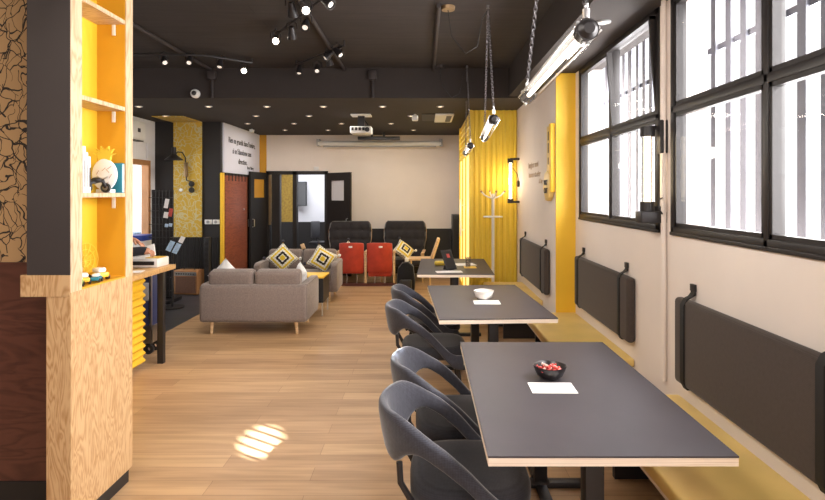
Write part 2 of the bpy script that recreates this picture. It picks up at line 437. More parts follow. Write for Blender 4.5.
# bits on the bulkhead face
for px, py, lab in ((213, 77, 'dark junction box and drop pipe on the beam, left one above security camera'), (373, 77, 'dark junction box and drop pipe on the beam above the projector')):
    x = X_(px, YF)
    t = thing('junction_box', lab, 'junction box', (x, YF - .03, ZS), group='junction boxes on the beam')
    MB().box(x - .05, x + .05, YF - .07, YF - .002, 3.06, 3.17, .008).build('box_cover', 'dark', t)
    MB().cyl((x, YF - .03, ZS), (x, YF - .03, 3.06), .018).build('drop_pipe', 'dark', t)
for x, y0, lab in ((-2.68, 5.0, 'dark ceiling conduit crossing the left spotlight track'), (-1.0, 3.9, 'dark ceiling conduit beside the cluster of bright spotlights'), (.122, 4.55, 'dark ceiling conduit ending at the brown ceiling rose')):
    MB().cyl((x, y0, ZC - .02), (x, YF, ZC - .02), .02).build('conduit', 'dark', None, lab, 'pipe', 'conduits on the dark ceiling')
for px, py, lab in ((448, 6.6, 'brown round ceiling rose with dangling flex'), (440, 65.5, 'small dark ceiling rose near the beam')):
    Y = (ZC - H) * F / (CY - py); x = X_(px, Y)
    t = thing('ceiling_rose', lab, 'ceiling rose', (x, Y, ZC - .03), group='ceiling roses for the pendant lamps')
    MB().cyl((x, Y, ZC - .03), (x, Y, ZC), .055, .06, 24).build('cover', 'brass' if py < 20 else 'dark', t)
    hx = .535 if py < 20 else .53; hy = 4.6 if py < 20 else 6.78
    pts = [(x, Y, ZC - .03), (x + .03, Y, ZC - .25), ((x + hx) / 2 - .02, (Y + hy) / 2, ZC - .40), ((x + hx) / 2 + .08, (Y + hy) / 2, ZC - .34), (hx - .05, hy, ZC - .12), (hx - .01, hy, ZC - .05)]
    MB().tube(pts, .004, 6).build('flex', 'blackplastic', t)

# ------------------------------------------------------------------ windows
def window(idx, y0, y1, ymid, zmid, tilt):
    t = thing('window_%d' % idx, 'black framed window with barred panes, ' + ('nearest the long wall pad' if idx == 1 else 'next to the yellow wall end'), 'window', (XW + .05, (y0 + y1) / 2, WZ0)); t['kind'] = 'structure'
    fw = .046; x0, x1 = XW - .012, XW + .07
    f = MB()
    f.box(x0, x1, y0, y1, WZ0, WZ0 + fw, .006).box(x0, x1, y0, y1, WZ1 - fw, WZ1 - .001, .006)
    f.box(x0, x1, y0, y0 + fw, WZ0, WZ1 - .001, .006).box(x0, x1, y1 - fw, y1, WZ0, WZ1 - .001, .006)
    f.box(x0, x1, y0, y1, zmid - .022, zmid + .022, .006).box(x0, x1, ymid - .018, ymid + .018, WZ0, WZ1 - .001, .006)
    f.build('window_frame', 'frame', t)
    MB().box(x0 - .004, XW + .02, y0 - .004, y1 + .004, WZ0 - .008, WZ0 + .012, .004).build('sill', 'frame', t)
    for a, b in ((y0 + fw, ymid - .018), (ymid + .018, y1 - fw)):
        for c, d in ((WZ0 + fw, zmid - .022), (zmid + .022, WZ1 - fw)):
            s = MB(); r = .022; xx0, xx1 = XW - .005, XW + .035
            s.box(xx0, xx1, a, b, c, c + r).box(xx0, xx1, a, b, d - r, d).box(xx0, xx1, a, a + r, c, d).box(xx0, xx1, b - r, b, c, d)
            so = s.build('sash', 'frame', t, origin=(XW, (a + b) / 2, c))
            MB().box(XW + .008, XW + .012, a + r, b - r, c + r, d - r).build('pane', 'glass', so)
            if tilt and c > 2 and a < ymid: so.rotation_euler = (0, math.radians(-4), 0)
window(1, *W1, 2.447, 2.16, False)
window(2, *W2, 4.50, 2.15, True)
# outside: vertical slat screens and a pale facade
def grille(y0, y1, pitch, wid, lab, fine):
    g = MB(); y = y0
    rnd = random.Random(int(y0 * 10))
    while fine and y < 2.3: g.box(1.98, 2.0, y, y + .016, 0, 3.6); y += .089  # thin bars out of view, added to cut the sunbeam into stripes
    while y < y1:
        ww = wid * rnd.uniform(.7, 1.2)
        g.box(1.98, 2.0, y, y + ww, 0, 3.6)
        y += pitch * rnd.uniform(.9, 1.15)
    g.box(2.0, 2.02, y0, y1, 1.28, 1.33).box(2.0, 2.02, y0, y1, 2.62, 2.66)
    g.build('security_grille', 'grille', None, lab, 'grille', 'slat screens outside the windows')
grille(1.2, 4.3, .165, .082, 'pale vertical slats outside the nearer barred window', 1)
grille(4.45, 8.4, .165, .082, 'pale vertical slats outside the window next to yellow wall end', 0)
struct(MB().box(1.75, 3.2, -2.2, 8.6, -.1, 0), 'ground_exterior', 'outwall', 'pale paving outside the barred windows', 'ground')
# wall pipe and wire handle between the windows
t = thing('wall_pipe', 'thin white vertical pipe on wall between the two windows', 'pipe', (1.50, 3.46, .47))
MB().cyl((1.508, 3.46, .47), (1.508, 3.46, 2.86), .016).build('pipe', 'white', t)
MB().tube([(1.49, 3.44, 1.62), (1.455, 3.40, 1.61), (1.452, 3.40, 1.55), (1.49, 3.44, 1.52)], .005, 6).build('wire_hook', 'blackmetal', t)

# ------------------------------------------------------------------ foreground partition with shelf niche
SX = -1.67; SY0, SY1 = 2.60, 3.15
struct(MB().box(XL, -1.880, 2.9, 3.05, 1.286, ZC), 'wall_scribble', 'scribble', 'tan wallpaper with tangled black lines above dark red plywood', 'wall')
struct(MB().box(XL, -1.866, 2.885, 3.05, .14, 1.286), 'wall_red_panel', 'redply', 'dark red plywood panel under the scribbled wallpaper', 'wall')
struct(MB().box(XL, -1.866, 2.87, 3.05, 0, .14), 'baseboard_red_panel', 'darker', 'black plinth below dark red plywood panel', 'baseboard')
u = thing('shelf_unit', 'tall plywood shelf unit with yellow lined niches at left foreground', 'shelf unit', (SX - .08, 2.87, 0))
yo0, yo1 = 2.686, 3.078   # niche opening along Y
xb = -1.83                # niche back
MB().box(-1.785, SX, SY0, SY1, .086, 1.178).build('lower_panel', 'ply', u)
MB().box(-1.905, SX - .002, SY0 - .004, SY0 + .05, 1.16, 1.262).box(-1.90, -1.786, SY0 + .05, 2.88, 1.16, 1.262).build('ledge', 'ply', u)
MB().box(-1.785, SX - .02, SY0 + .03, SY1 - .002, 0, .086).build('plinth', 'darker', u)
MB().box(-1.875, -1.671, SY0 - .004, SY0 - .0005, 1.262, ZC).box(-1.875, -1.692, SY0, SY0 + .04, 1.262, ZC).box(-1.875, -1.86, SY0 + .04, SY1, 1.262, ZC).build('dark_post', 'dark', u)
MB().box(-1.69, SX, SY0, yo0, 1.178, ZC).build('near_upright', 'plyface', u)
MB().box(-1.86, SX, yo1 + .004, SY1 + .004, 1.178, ZC).build('far_upright', 'plyface', u)
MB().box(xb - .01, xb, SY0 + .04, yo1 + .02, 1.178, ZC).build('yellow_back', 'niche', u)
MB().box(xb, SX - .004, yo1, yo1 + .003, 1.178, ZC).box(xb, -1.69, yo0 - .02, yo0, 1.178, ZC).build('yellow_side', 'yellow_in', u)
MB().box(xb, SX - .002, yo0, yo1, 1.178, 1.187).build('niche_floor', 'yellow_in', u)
for z in (1.65, 2.13, 2.615):
    sh = MB().box(xb, SX - .003, yo0, yo1, z - .022, z).build('shelf', 'plyface', u)
    MB().box(-1.745, -1.725, yo1 - .006, yo1 - .0005, z - .085, z - .024, .002).build('bracket', 'plastic', sh)
# things on the middle shelf (z = 1.65)
zb = 1.6505
for i, (y, h, wd, m, lab) in enumerate(((2.745, .235, .020, 'paper', 'white book, tallest at the left end of the shelf'), (2.769, .205, .016, 'plastic', 'thin white book second from the shelf end'), (2.789, .185, .018, 'paper', 'white book with dark spine print next to dark toy motorbike'))):
    t = thing('book', lab, 'book', (-1.75, y, zb), group='books on the middle shelf')
    MB().box(-1.815, -1.70, y, y + wd, zb, zb + h, .002).build('cover', m, t)
    MB().box(-1.699, -1.6985, y + .004, y + wd - .004, zb + .03, zb + h * .7).build('spine_print', 'ink' if i == 2 else 'greyplastic', t)
# pineapple ornament: flat wood body with a yellow leaf crown, facing the viewer
t = thing('pineapple_ornament', 'pale wooden pineapple ornament with yellow leaf crown on shelf', 'ornament', (-1.745, 3.0, zb))
c = (-1.738, 1.760)
body = [(c[0] + .060 * math.cos(a) * (1 + .10 * abs(math.cos(a))), c[1] - .010 + .086 * math.sin(a)) for a in [2 * PI * i / 28 for i in range(28)]]
MB().prism(body, 2.985, 3.005, 'Y', bev=.003).box(c[0] - .035, c[0] + .045, 2.97, 3.02, zb, zb + .02, .003).build('body', 'plastic', t)
cr = [(-.034, .07), (-.04, .10), (-.07, .115), (-.035, .112), (-.052, .138), (-.024, .122), (-.022, .150), (.0, .128), (.026, .150), (.022, .122), (.055, .135), (.035, .110), (.066, .108), (.038, .098), (.032, .07)]
MB().prism([(c[0] + a * .95, c[1] - .004 + b) for a, b in cr], 2.987, 3.003, 'Y').build('leaf_crown', 'yplastic', t)
k = MB()
for a, b, d in ((-.03, -.03, .6), (.01, -.05, .9), (.03, -.01, 1.), (-.01, .03, .7), (-.04, .01, 1.0), (.02, .04, .6), (-.02, -.02, 2.2), (.03, .02, 2.3)):
    p = (c[0] + a, 2.983, c[1] - .02 + b); q = (p[0] + .026 * math.cos(d), 2.983, p[2] + .026 * math.sin(d))
    k.cyl(p, q, .0013, n=6)
k.build('carved_line', 'tan', t)
t = thing('teal_box', 'teal hardback box leaning behind the wooden pineapple', 'box', (-1.70, 3.06, zb))
MB().box(-1.775, -1.673, 3.046, 3.072, zb, zb + .165, .002).build('cover', 'teal', t)
MB().box(-1.6728, -1.672, 3.049, 3.069, zb + .004, zb + .16).build('page_edge', 'bluepaper', t)
# toy motorbike
t = thing('toy_motorbike', 'small dark metal model motorbike on the shelf before the pineapple', 'toy', (-1.74, 2.87, zb))
for y, x in ((2.865, -1.755), (2.955, -1.71)):
    w_ = MB().lathe([(.014, -.006), (.024, -.009), (.027, 0), (.024, .009), (.014, .006)], (0, 0, 0), 18, Matrix.Translation((x, y, zb + .0275)) @ Matrix.Rotation(PI / 2, 4, 'X')).build('wheel', 'blackplastic', t)
    MB().lathe([(0, -.007), (.014, -.006), (.014, .006), (0, .007)], (0, 0, 0), 14, Matrix.Translation((x, y, zb + .0275)) @ Matrix.Rotation(PI / 2, 4, 'X')).build('hub', 'chrome', w_)
MB().tube([(-1.755, 2.865, zb + .03), (-1.745, 2.885, zb + .055), (-1.735, 2.91, zb + .06), (-1.715, 2.935, zb + .065), (-1.71, 2.955, zb + .03)], .010, 8).sphere((-1.735, 2.91, zb + .068), .018, (1.5, 1, .8)).build('frame', 'blackmetal', t)
MB().tube([(-1.745, 2.935, zb + .088), (-1.715, 2.937, zb + .072), (-1.69, 2.94, zb + .088)], .004, 6).build('handlebar', 'chrome', t)
# lower niche: little toy cars and a yellow wire disc
zl = 1.1875
def toy_car(x, y, m, lab, s=1., rz=0.):
    t = thing('toy_car', lab, 'toy', (0, 0, 0), group='toys in the lower niche')
    MB().box(-.03 * s, .03 * s, -.017 * s, .017 * s, .008 * s, .024 * s, .005 * s).build('chassis', m, t)
    MB().box(-.014 * s, .02 * s, -.014 * s, .014 * s, .023 * s, .038 * s, .006 * s).build('cabin', 'plastic', t)
    for a in (-.018, .018):
        for b in (-.017, .017):
            MB().cyl((a * s, (b - .003) * s, .009 * s), (a * s, (b + .003) * s, .009 * s), .009 * s, n=12).build('wheel', 'blackplastic', t)
    t.location = (x, y, zl); t.rotation_euler = (0, 0, rz)
    return t
toy_car(-1.735, 2.80, 'toy', 'yellow toy car at the front of the lower niche', 1.5, -.9)
toy_car(-1.715, 2.73, 'toygreen', 'green toy car in niche corner nearest the viewer', 1.2, -1.1)
toy_car(-1.74, 2.94, 'toy', 'yellow toy lorry farthest along the lower niche', 1.7, -.4)
toy_car(-1.705, 2.862, 'teal', 'teal toy car near the middle of the lower niche', 1.2, -1.3)
t = thing('wire_disc', 'round yellow wire mesh disc leaning against the niche back', 'ornament', (-1.80, 2.95, zl))
k = MB(); cz = zl + .098
for r in (.095, .062, .03):
    k.tube([(-1.815 + .01 * math.cos(a), 2.95 + r * math.cos(a), cz + r * math.sin(a)) for a in [2 * PI * i / 24 for i in range(24)]], .0022, 6, True)
for a in [PI * i / 6 for i in range(6)]:
    k.cyl((-1.815, 2.95 + .095 * math.cos(a), cz + .095 * math.sin(a)), (-1.815, 2.95 - .095 * math.cos(a), cz - .095 * math.sin(a)), .0015, n=6)
k.build('mesh_ring', 'yplastic', t)

# ------------------------------------------------------------------ counter with corrugated front
CZ = .94
t = thing('counter', 'oak topped service counter with yellow corrugated front and black leg', 'counter', (-2.75, 4.4, 0))
MB().box(-3.02, -2.48, 3.35, 5.5, CZ - .045, CZ, .003).build('worktop', 'counter', t)
k = MB(); prof = []
nz = 120
ring = []
for i in range(nz + 1):
    z = .06 + (CZ - .06 - .05) * i / nz
    ring.append((-2.635 + .014 * math.sin(2 * PI * (z - .06) / .068), z))
back = [(-2.70, z) for _, z in (ring[-1], ring[0])]
k.prism(ring + back, 3.35, 5.18, 'Y')
k.build('corrugated_front', 'yellow', t)
MB().box(-2.578, -2.520, 5.31, 5.365, 0, CZ - .045, .004).build('leg', 'blackmetal', t)
MB().box(-2.585, -2.515, 3.45, 3.515, 0, CZ - .045, .004).build('leg', 'blackmetal', t)
# flight case on castors under the far counter end
t = thing('flight_case', 'dark blue flight case with metal corners on castors behind counter leg', 'flight case', (-3.05, 5.7, 0))
MB().box(-3.38, -2.77, 5.58, 5.84, .13, .86, .006).build('case_body', 'blue', t)
MB().box(-3.385, -2.765, 5.575, 5.845, .84, .865).box(-3.385, -2.765, 5.575, 5.845, .125, .30).box(-2.785, -2.765, 5.572, 5.60, .13, .86).box(-3.385, -3.36, 5.572, 5.60, .13, .86).build('metal_edge', 'chrome', t)
MB().box(-2.95, -2.79, 5.568, 5.582, .56, .74, .004).build('latch', 'greyplastic', t)
for x in (-3.3, -2.82):
    for y in (5.64, 5.78):
        c_ = MB().lathe([(.02, -.018), (.05, -.018), (.05, .018), (.02, .018)], (0, 0, 0), 18, Matrix.Translation((x, y, .05)) @ Matrix.Rotation(PI / 2, 4, 'X')).box(x - .03, x + .03, y - .03, y + .03, .10, .13).build('castor', 'blackplastic', t)
# desktop printer on the counter
zc = CZ + .0005
t = thing('desktop_printer', 'white desktop printer with dark paper slot on the counter end', 'printer', (-2.64, 5.3, zc))
MB().box(-2.80, -2.53, 5.22, 5.46, zc, zc + .085, .01).build('housing', 'plastic', t)
MB().box(-2.765, -2.56, 5.212, 5.225, zc + .025, zc + .06).build('paper_slot', 'blackplastic', t)
MB().box(-.075, .055, -.006, .006, 0, .12, .003, m=Matrix.Translation((-2.70, 5.43, zc + .08)) @ Matrix.Rotation(-.3, 4, 'Y') @ Matrix.Rotation(-.3, 4, 'X')).build('raised_lid', 'plastic', t)
MB().box(-2.66, -2.53, 5.25, 5.40, zc + .086, zc + .092).build('output_sheet', 'toy', t)
MB().box(-.13, .13, -.07, .07, 0, .004, m=Matrix.Translation((-2.66, 4.93, zc)) @ Matrix.Rotation(.2, 4, 'Z')).build('paper_sheet', 'paper', None, 'white paper sheet lying on the counter in front of printer', 'paper')

# ------------------------------------------------------------------ person at the counter
def skin_mesh(name, chains, mat, parent, sub=2):
    # chains: lists of (point, radius); chains that start at an existing point join there
    vs, es, rad, roots = [], [], [], []
    idx = {}
    for ch in chains:
        prev = None
        for j, (p, r) in enumerate(ch):
            key = tuple(round(q, 4) for q in p)
            if key in idx: i = idx[key]
            else:
                i = len(vs); idx[key] = i; vs.append(Vector(p) - ORG[parent]); rad.append(r)
                if j == 0: roots.append(i)
            if prev is not None: es.append((prev, i))
            prev = i
    me = bpy.data.meshes.new(name); me.from_pydata(vs, es, [])
    me.materials.append(M[mat])
    o = bpy.data.objects.new(name, me); COL.objects.link(o); o.parent = parent; ORG[o] = ORG[parent]
    sk = o.modifiers.new('Skin', 'SKIN'); sk.use_smooth_shade = True
    for i, r in enumerate(rad):
        d = me.skin_vertices[0].data[i]; d.radius = (r, r) if isinstance(r, (int, float)) else r; d.use_root = i in roots
    s2 = o.modifiers.new('Subdivision', 'SUBSURF'); s2.levels = sub; s2.render_levels = sub
    return o
px0, py0 = -3.27, 4.98
P = thing('person', 'person in black sleeves reaching bare hands over the counter printer', 'person', (px0, py0, 0))
def hand(wr, d, up, curl, sgn):
    # wr wrist, d finger direction, up back-of-hand normal
    wr = Vector(wr); d = Vector(d).normalized(); up = Vector(up).normalized(); sd = d.cross(up).normalized() * sgn
    chains = [[(wr, .024), (wr + d * .045, (.036, .020)), (wr + d * .085, (.034, .016))]]
    for i, L in enumerate((.068, .078, .072, .056)):
        o = (i - 1.5) * .0185
        a = wr + d * .075 + sd * o; q = [(a, .0095)]; ang = 0; p = a
        for s_, c_ in ((.42, .5), (.32, .9), (.26, .7)):
            ang += curl * c_
            p = p + (d * math.cos(ang) - up * math.sin(ang)) * (L * s_); q.append((p, .0092 if s_ > .3 else .008))
        chains.append(q)
    a = wr + d * .03 - sd * .026
    chains.append([(a, .012), (a + d * .022 - sd * .02 - up * .008, .011), (a + d * .048 - sd * .024 - up * .022, .009)])
    return chains
hip = (px0, py0, .95)
body = [[(hip, .13), ((px0, py0, 1.12), .125), ((px0, py0, 1.30), (.14, .12)), ((px0, py0, 1.42), .10), ((px0 + .01, py0, 1.50), .055), ((px0 + .03, py0, 1.56), .055), ((px0 + .04, py0, 1.64), (.085, .075)), ((px0 + .035, py0, 1.72), (.085, .075)), ((px0 + .03, py0, 1.77), .05)]]
for sgn in (-1, 1):
    body.append([(hip, .13), ((px0, py0 + sgn * .10, .86), .085), ((px0 + .02, py0 + sgn * .11, .48), .058), ((px0, py0 + sgn * .11, .09), .04), ((px0 + .14, py0 + sgn * .12, .035), .032)])
Wn = (-2.655, 5.16, 1.105); Wf = (-2.80, 5.30, 1.205)
En = (-2.92, 4.92, 1.09); Ef = (-3.0, 5.26, 1.15)
for sgn, E, W_ in ((-1, En, Wn), (1, Ef, Wf)):
    body.append([((px0, py0, 1.42), .10), ((px0 + .01, py0 + sgn * .17, 1.39), .062), (E, .042), (W_, .026)])
chains = body + hand(Wn, (1, .18, -.05), (0, -.3, 1), 1.1, 1) + hand(Wf, (1, -.1, -.55), (.4, .1, 1), .35, -1)
skin_mesh('body', chains, 'skin', P)
jm = [[((px0, py0, .93), .150), ((px0, py0, 1.12), .145), ((px0, py0, 1.30), (.158, .138)), ((px0, py0, 1.42), .115), ((px0 + .01, py0, 1.475), .068)]]
for sgn, E, W_ in ((-1, En, Wn), (1, Ef, Wf)):
    cuff = Vector(E).lerp(Vector(W_), 1.2 if sgn < 0 else .72)
    jm.append([((px0, py0, 1.42), .115), ((px0 + .01, py0 + sgn * .175, 1.39), .078), (E, .056), (tuple(cuff), .044)])
skin_mesh('jumper', jm, 'cloth', P)
skin_mesh('trousers', [[((px0, py0, .955), .142)] + [((px0, py0 + s_ * .10, .86), .1), ((px0 + .02, py0 + s_ * .11, .48), .075), ((px0, py0 + s_ * .11, .12), .06)] for s_ in (-1, 1)], 'jeans', P)
k = MB()
for s_ in (-1, 1): MB().sphere((px0 + .07, py0 + s_ * .115, .04), .05, (2.4, .95, .8), 14).build('shoe', 'blackplastic', P)
k = MB().sphere((px0 + .015, py0, 1.735), .105, (1.0, .86, .95), 18); k.build('hair', 'hair', P)

# ------------------------------------------------------------------ left background
t = thing('door_1', 'bright glazed side door in an orange wooden frame', 'door', (XL, 8.5, 0)); t['kind'] = 'structure'
MB().box(XL - .1, XL + .012, 8.0, 8.07, 0, 2.18).box(XL - .1, XL + .012, 8.96, 9.03, 0, 2.18).box(XL - .1, XL + .012, 8.07, 8.96, 2.10, 2.18).build('frame', 'tan', t)
MB().box(XL - .06, XL - .055, 8.07, 8.96, 0.05, 2.10).build('pane', 'glass', t)
MB().box(-5.6, -5.0, 8.2, 9.9, 0, .95).build('planter_box', 'bluepaper', None, 'pale blue box standing outside the glazed side door', 'box')
t = thing('recycling_bin', 'white bin with blue lid beside the glazed side door', 'bin', (-4.2, 8.4, 0))
MB().prism([(-4.44, 0), (-4.24, 0), (-4.21, .98), (-4.47, .98)], 8.25, 8.6, 'Y', bev=.01).build('bin_body', 'plastic', t)
MB().box(-4.48, -4.20, 8.23, 8.62, .93, 1.01, .008).build('rim', 'bluebin', t)
t = thing('air_conditioner', 'white air conditioner high on the cool white side wall', 'air conditioner', (XL + .1, 8.75, 2.4))
MB().box(XL, XL + .15, 8.0, 8.62, 2.46, 2.76, .04, 3).build('housing', 'plastic', t)
MB().box(XL + .03, XL + .12, 8.04, 8.58, 2.448, 2.465).build('outlet', 'blackplastic', t)
MB().box(XL + .1505, XL + .153, 8.36, 8.44, 2.58, 2.64).build('indicator', 'ink', t)
t = thing('ventilation_panel', 'flat pale grey panel on the side wall behind air conditioner', 'panel', (XL, 8.88, 2.46))
MB().box(XL, XL + .03, 8.78, 9.02, 2.46, 2.75, .006).build('cover', 'coolwhite', t)
MB().cyl((XL + .02, 8.9, 2.2), (XL + .02, 8.9, 2.46), .012, n=8).build('pipe', 'coolwhite', t)
t = thing('wall_lamp', 'black swing arm wall lamp with wide shade on mustard wallpaper', 'wall lamp', (-3.86, YL - .05, 1.7))
yl = 8.95
MB().lathe([(.0, .17), (.035, .17), (.038, .06), (.05, .04), (.14, -.03), (.14, -.038), (.04, .02), (0, .02)], (-4.07, yl, 2.225), 24).build('shade', 'blackmetal', t)
MB().tube([(-4.05, yl, 2.27), (-4.02, yl + .02, 2.32), (-3.98, yl + .10, 2.32), (-3.965, YL - .06, 2.24), (-3.96, YL - .05, 2.0), (-3.95, YL - .05, 1.86), (-3.87, YL - .05, 1.84), (-3.85, YL - .05, 1.80)], .009, 8).build('arm', 'blackmetal', t)
MB().box(-3.99, -3.93, YL - .07, YL - .027, 1.92, 2.16, .008).build('wall_plate', 'brass', t)
for z, nm in ((1.80, 'upper'), (1.70, 'lower')):
    MB().lathe([(.0, -.02), (.045, -.02), (.05, 0), (.035, .03), (0, .035)], (0, 0, 0), 20, Matrix.Translation((-3.87, YL - .047, z)) @ Matrix.Rotation(PI / 2, 4, 'X')).build('wall_dial', 'blackplastic', None, 'round black dial on the mustard wallpaper, %s of two' % nm, 'dial', 'black dials under the wall lamp')
t = thing('socket_plate', 'double white power socket on the charcoal wall', 'socket', (-3.52, YL - .01, 1.13))
for x in (-3.60, -3.47):
    s_ = MB().box(x - .055, x + .055, YL - .034, YL - .001, 1.13, 1.205, .004).build('plate', 'plastic', t)
    MB().cyl((x, YL - .038, 1.167), (x, YL - .033, 1.167), .026, n=16).build('outlet', 'greyplastic', s_)
MB().sphere((-4.05, YL - .040, 1.70), .03, (1, .6, 1)).build('thermostat', 'plastic', None, 'small white thermostat beside the leaflet rack on mustard wallpaper', 'thermostat')
# leaflet rack
Yr = 8.35
xa, xc = X_(152, Yr), X_(173, Yr)
t = thing('leaflet_rack', 'tall black wire leaflet rack beside the bright side door', 'rack', ((xa + xc) / 2, Yr, 0))
k = MB()
for i in range(7):
    x = xa + (xc - xa) * i / 6; k.cyl((x, Yr, .05), (x, Yr, 1.70), .006, n=6)
for i in range(17):
    z = .08 + i * .1; k.cyl((xa, Yr - .012, z), (xc, Yr - .012, z), .005, n=6); 
    if i % 2: k.cyl((xa, Yr - .09, z), (xc, Yr - .09, z), .004, n=6).cyl((xa, Yr - .09, z), (xa, Yr, z), .004, n=6).cyl((xc, Yr - .09, z), (xc, Yr, z), .004, n=6)
k.build('wire_grid', 'blackmetal', t)
MB().box(xa, xc, Yr + .01, Yr + .025, .05, 1.70).build('back_panel', 'darker', t)
MB().box(xa - .05, xc + .05, Yr - .2, Yr + .2, 0, .05, .01).build('base', 'blackmetal', t)
for px, py, ww, hh, m, lab in ((166.5, 203.5, .06, .14, 'paper', 'white leaflet in the wire rack, topmost one'), (170.5, 212.5, .055, .12, 'redprint', 'red and white leaflet in the wire rack'), (166, 215, .07, .09, 'paper', 'round edged white leaflet beside the red one in rack'), (166.5, 225.5, .05, .05, 'bluepaper', 'small blue leaflet low in rack, left of two'), (170.5, 225, .05, .05, 'bluepaper', 'small blue leaflet low in rack, right of two')):
    y = Yr - .11; x = X_(px, y); z = Z_(py, y)
    MB().box(-ww / 2, ww / 2, -.003, .003, -hh / 2, hh / 2, .001, m=Matrix.Translation((x, y, z)) @ Matrix.Rotation(.12, 4, 'Y') @ Matrix.Rotation(-.15, 4, 'X')).build('leaflet', m, None, lab, 'leaflet', 'leaflets in the wire rack')
# leaflet stand with two tilted pale blue boards
Ys = 7.9
t = thing('leaflet_stand', 'black tilted display stand next to the wire leaflet rack', 'stand', (X_(174, Ys), Ys, 0))
xs = X_(172.5, Ys)
MB().cyl((xs, Ys, 0.02), (xs, Ys, .84), .014).build('post', 'blackmetal', t)
MB().cyl((xs, Ys, 0), (xs, Ys, .02), .16, n=24).build('base', 'blackmetal', t)
mt = Matrix.Translation((xs + .03, Ys, .875)) @ Matrix.Scale(.66, 4) @ Matrix.Rotation(.36, 4, 'Y') @ Matrix.Rotation(-.35, 4, 'X')
MB().box(-.15, .13, -.008, .006, -.14, .16, m=mt).build('tray', 'blackmetal', t)
for a, lab in ((-.085, 'pale blue leaflet on the tilted stand, left of the pair'), (.06, 'pale blue leaflet on the tilted stand, right of the pair')):
    MB().box(a - .055, a + .055, -.016, -.0105, -.13, .10, m=mt).build('leaflet', 'bluepaper', None, lab, 'leaflet', 'leaflets on the tilted stand')
MB().box(.02, .12, -.016, -.0105, .125, .27, m=mt).build('leaflet', 'paper', None, 'small white card at the top of the tilted stand', 'leaflet')
# guitar amplifier
t = thing('guitar_amplifier', 'tan combo guitar amplifier with brown grille on the slate floor', 'amplifier', (-3.83, 9.02, 0))
ma = Matrix.Translation((-3.83, 8.98, 0)) @ Matrix.Rotation(-.16, 4, 'Z')
MB().box(-.21, .21, -.11, .11, .01, .40, .012, m=ma).build('cabinet', 'tan', t)
MB().box(-.17, .18, -.118, -.109, .04, .30, m=ma).build('grille', 'grillecloth', t)
MB().box(-.19, .19, -.117, -.108, .315, .375, m=ma).build('control_panel', 'chrome', t)
k = MB()
for i in range(8): k.cyl(ma @ Vector((-.15 + i * .042, -.128, .345)), ma @ Vector((-.15 + i * .042, -.116, .345)), .010, n=10)
k.build('knob_row', 'blackplastic', t)
MB().tube([ma @ Vector(p) for p in ((-.1, 0, .398), (-.08, 0, .425), (.08, 0, .425), (.1, 0, .398))], .008, 6).build('carry_handle', 'blackplastic', t)
t = thing('speaker_column', 'slim black column speaker standing beside the amplifier', 'speaker', (-3.5, 8.95, 0))
xs = X_(207.5, 8.95)
MB().box(xs - .04, xs + .04, 8.90, 9.0, .02, .93, .008).build('cabinet', 'blackplastic', t)
MB().box(xs - .07, xs + .07, 8.86, 9.04, 0, .02, .004).build('foot', 'blackmetal', t)
k = MB()
for i in range(8): k.cyl((xs, 8.898, .2 + i * .09), (xs, 8.902, .2 + i * .09), .03, n=14)
k.build('driver_grille', 'darker', t)

# quote board, red sliding door and its yellow post on the inner side wall
t = thing('quote_board', 'white wall board with three lines of dark quotation text', 'sign', (-3.39, 10.2, 2.0))
MB().box(-3.399, -3.37, 9.28, YB - .03, 2.0, ZS - .002).build('board', 'boardwhite', t)
R_ = (PI / 2, 0, PI / 2)
text("Rien ne grandit dans l'ombre,", .135, (-3.369, 9.48, 2.53), R_, 'ink', t, width=.93)
text("si on l'abandonne sans", .135, (-3.369, 9.68, 2.35), R_, 'ink', t, width=.86)
text("direction.", .135, (-3.369, 9.98, 2.18), R_, 'ink', t, width=.95)
text("Serge Thiery", .075, (-3.369, 10.48, 2.105), R_, 'ink', t)
t = thing('sliding_door', 'red brown wooden sliding door below the white quote board', 'door', (-3.36, 9.85, 0))
MB().box(-3.385, -3.345, 9.27, 10.42, .01, 1.95, .004).build('door_panel', 'redwood', t)
MB().box(-3.39, -3.35, 9.30, 10.42, 1.955, 1.99).build('rail', 'blackmetal', t)
for i in range(6):
    y = 9.42 + i * .17; MB().box(-3.345, -3.335, y - .012, y + .012, 1.86, 1.985).build('hanger', 'blackmetal', t)
MB().cyl((-3.345, 10.2, 1.35), (-3.33, 10.2, 1.35), .02, n=12).build('knob', 'chrome', t)
MB().box(-3.40, -3.355, 9.17, 9.25, 0, 1.99).build('trim_post', 'yellow', None, 'bright yellow post at the edge of the red sliding door', 'trim', kind='structure')

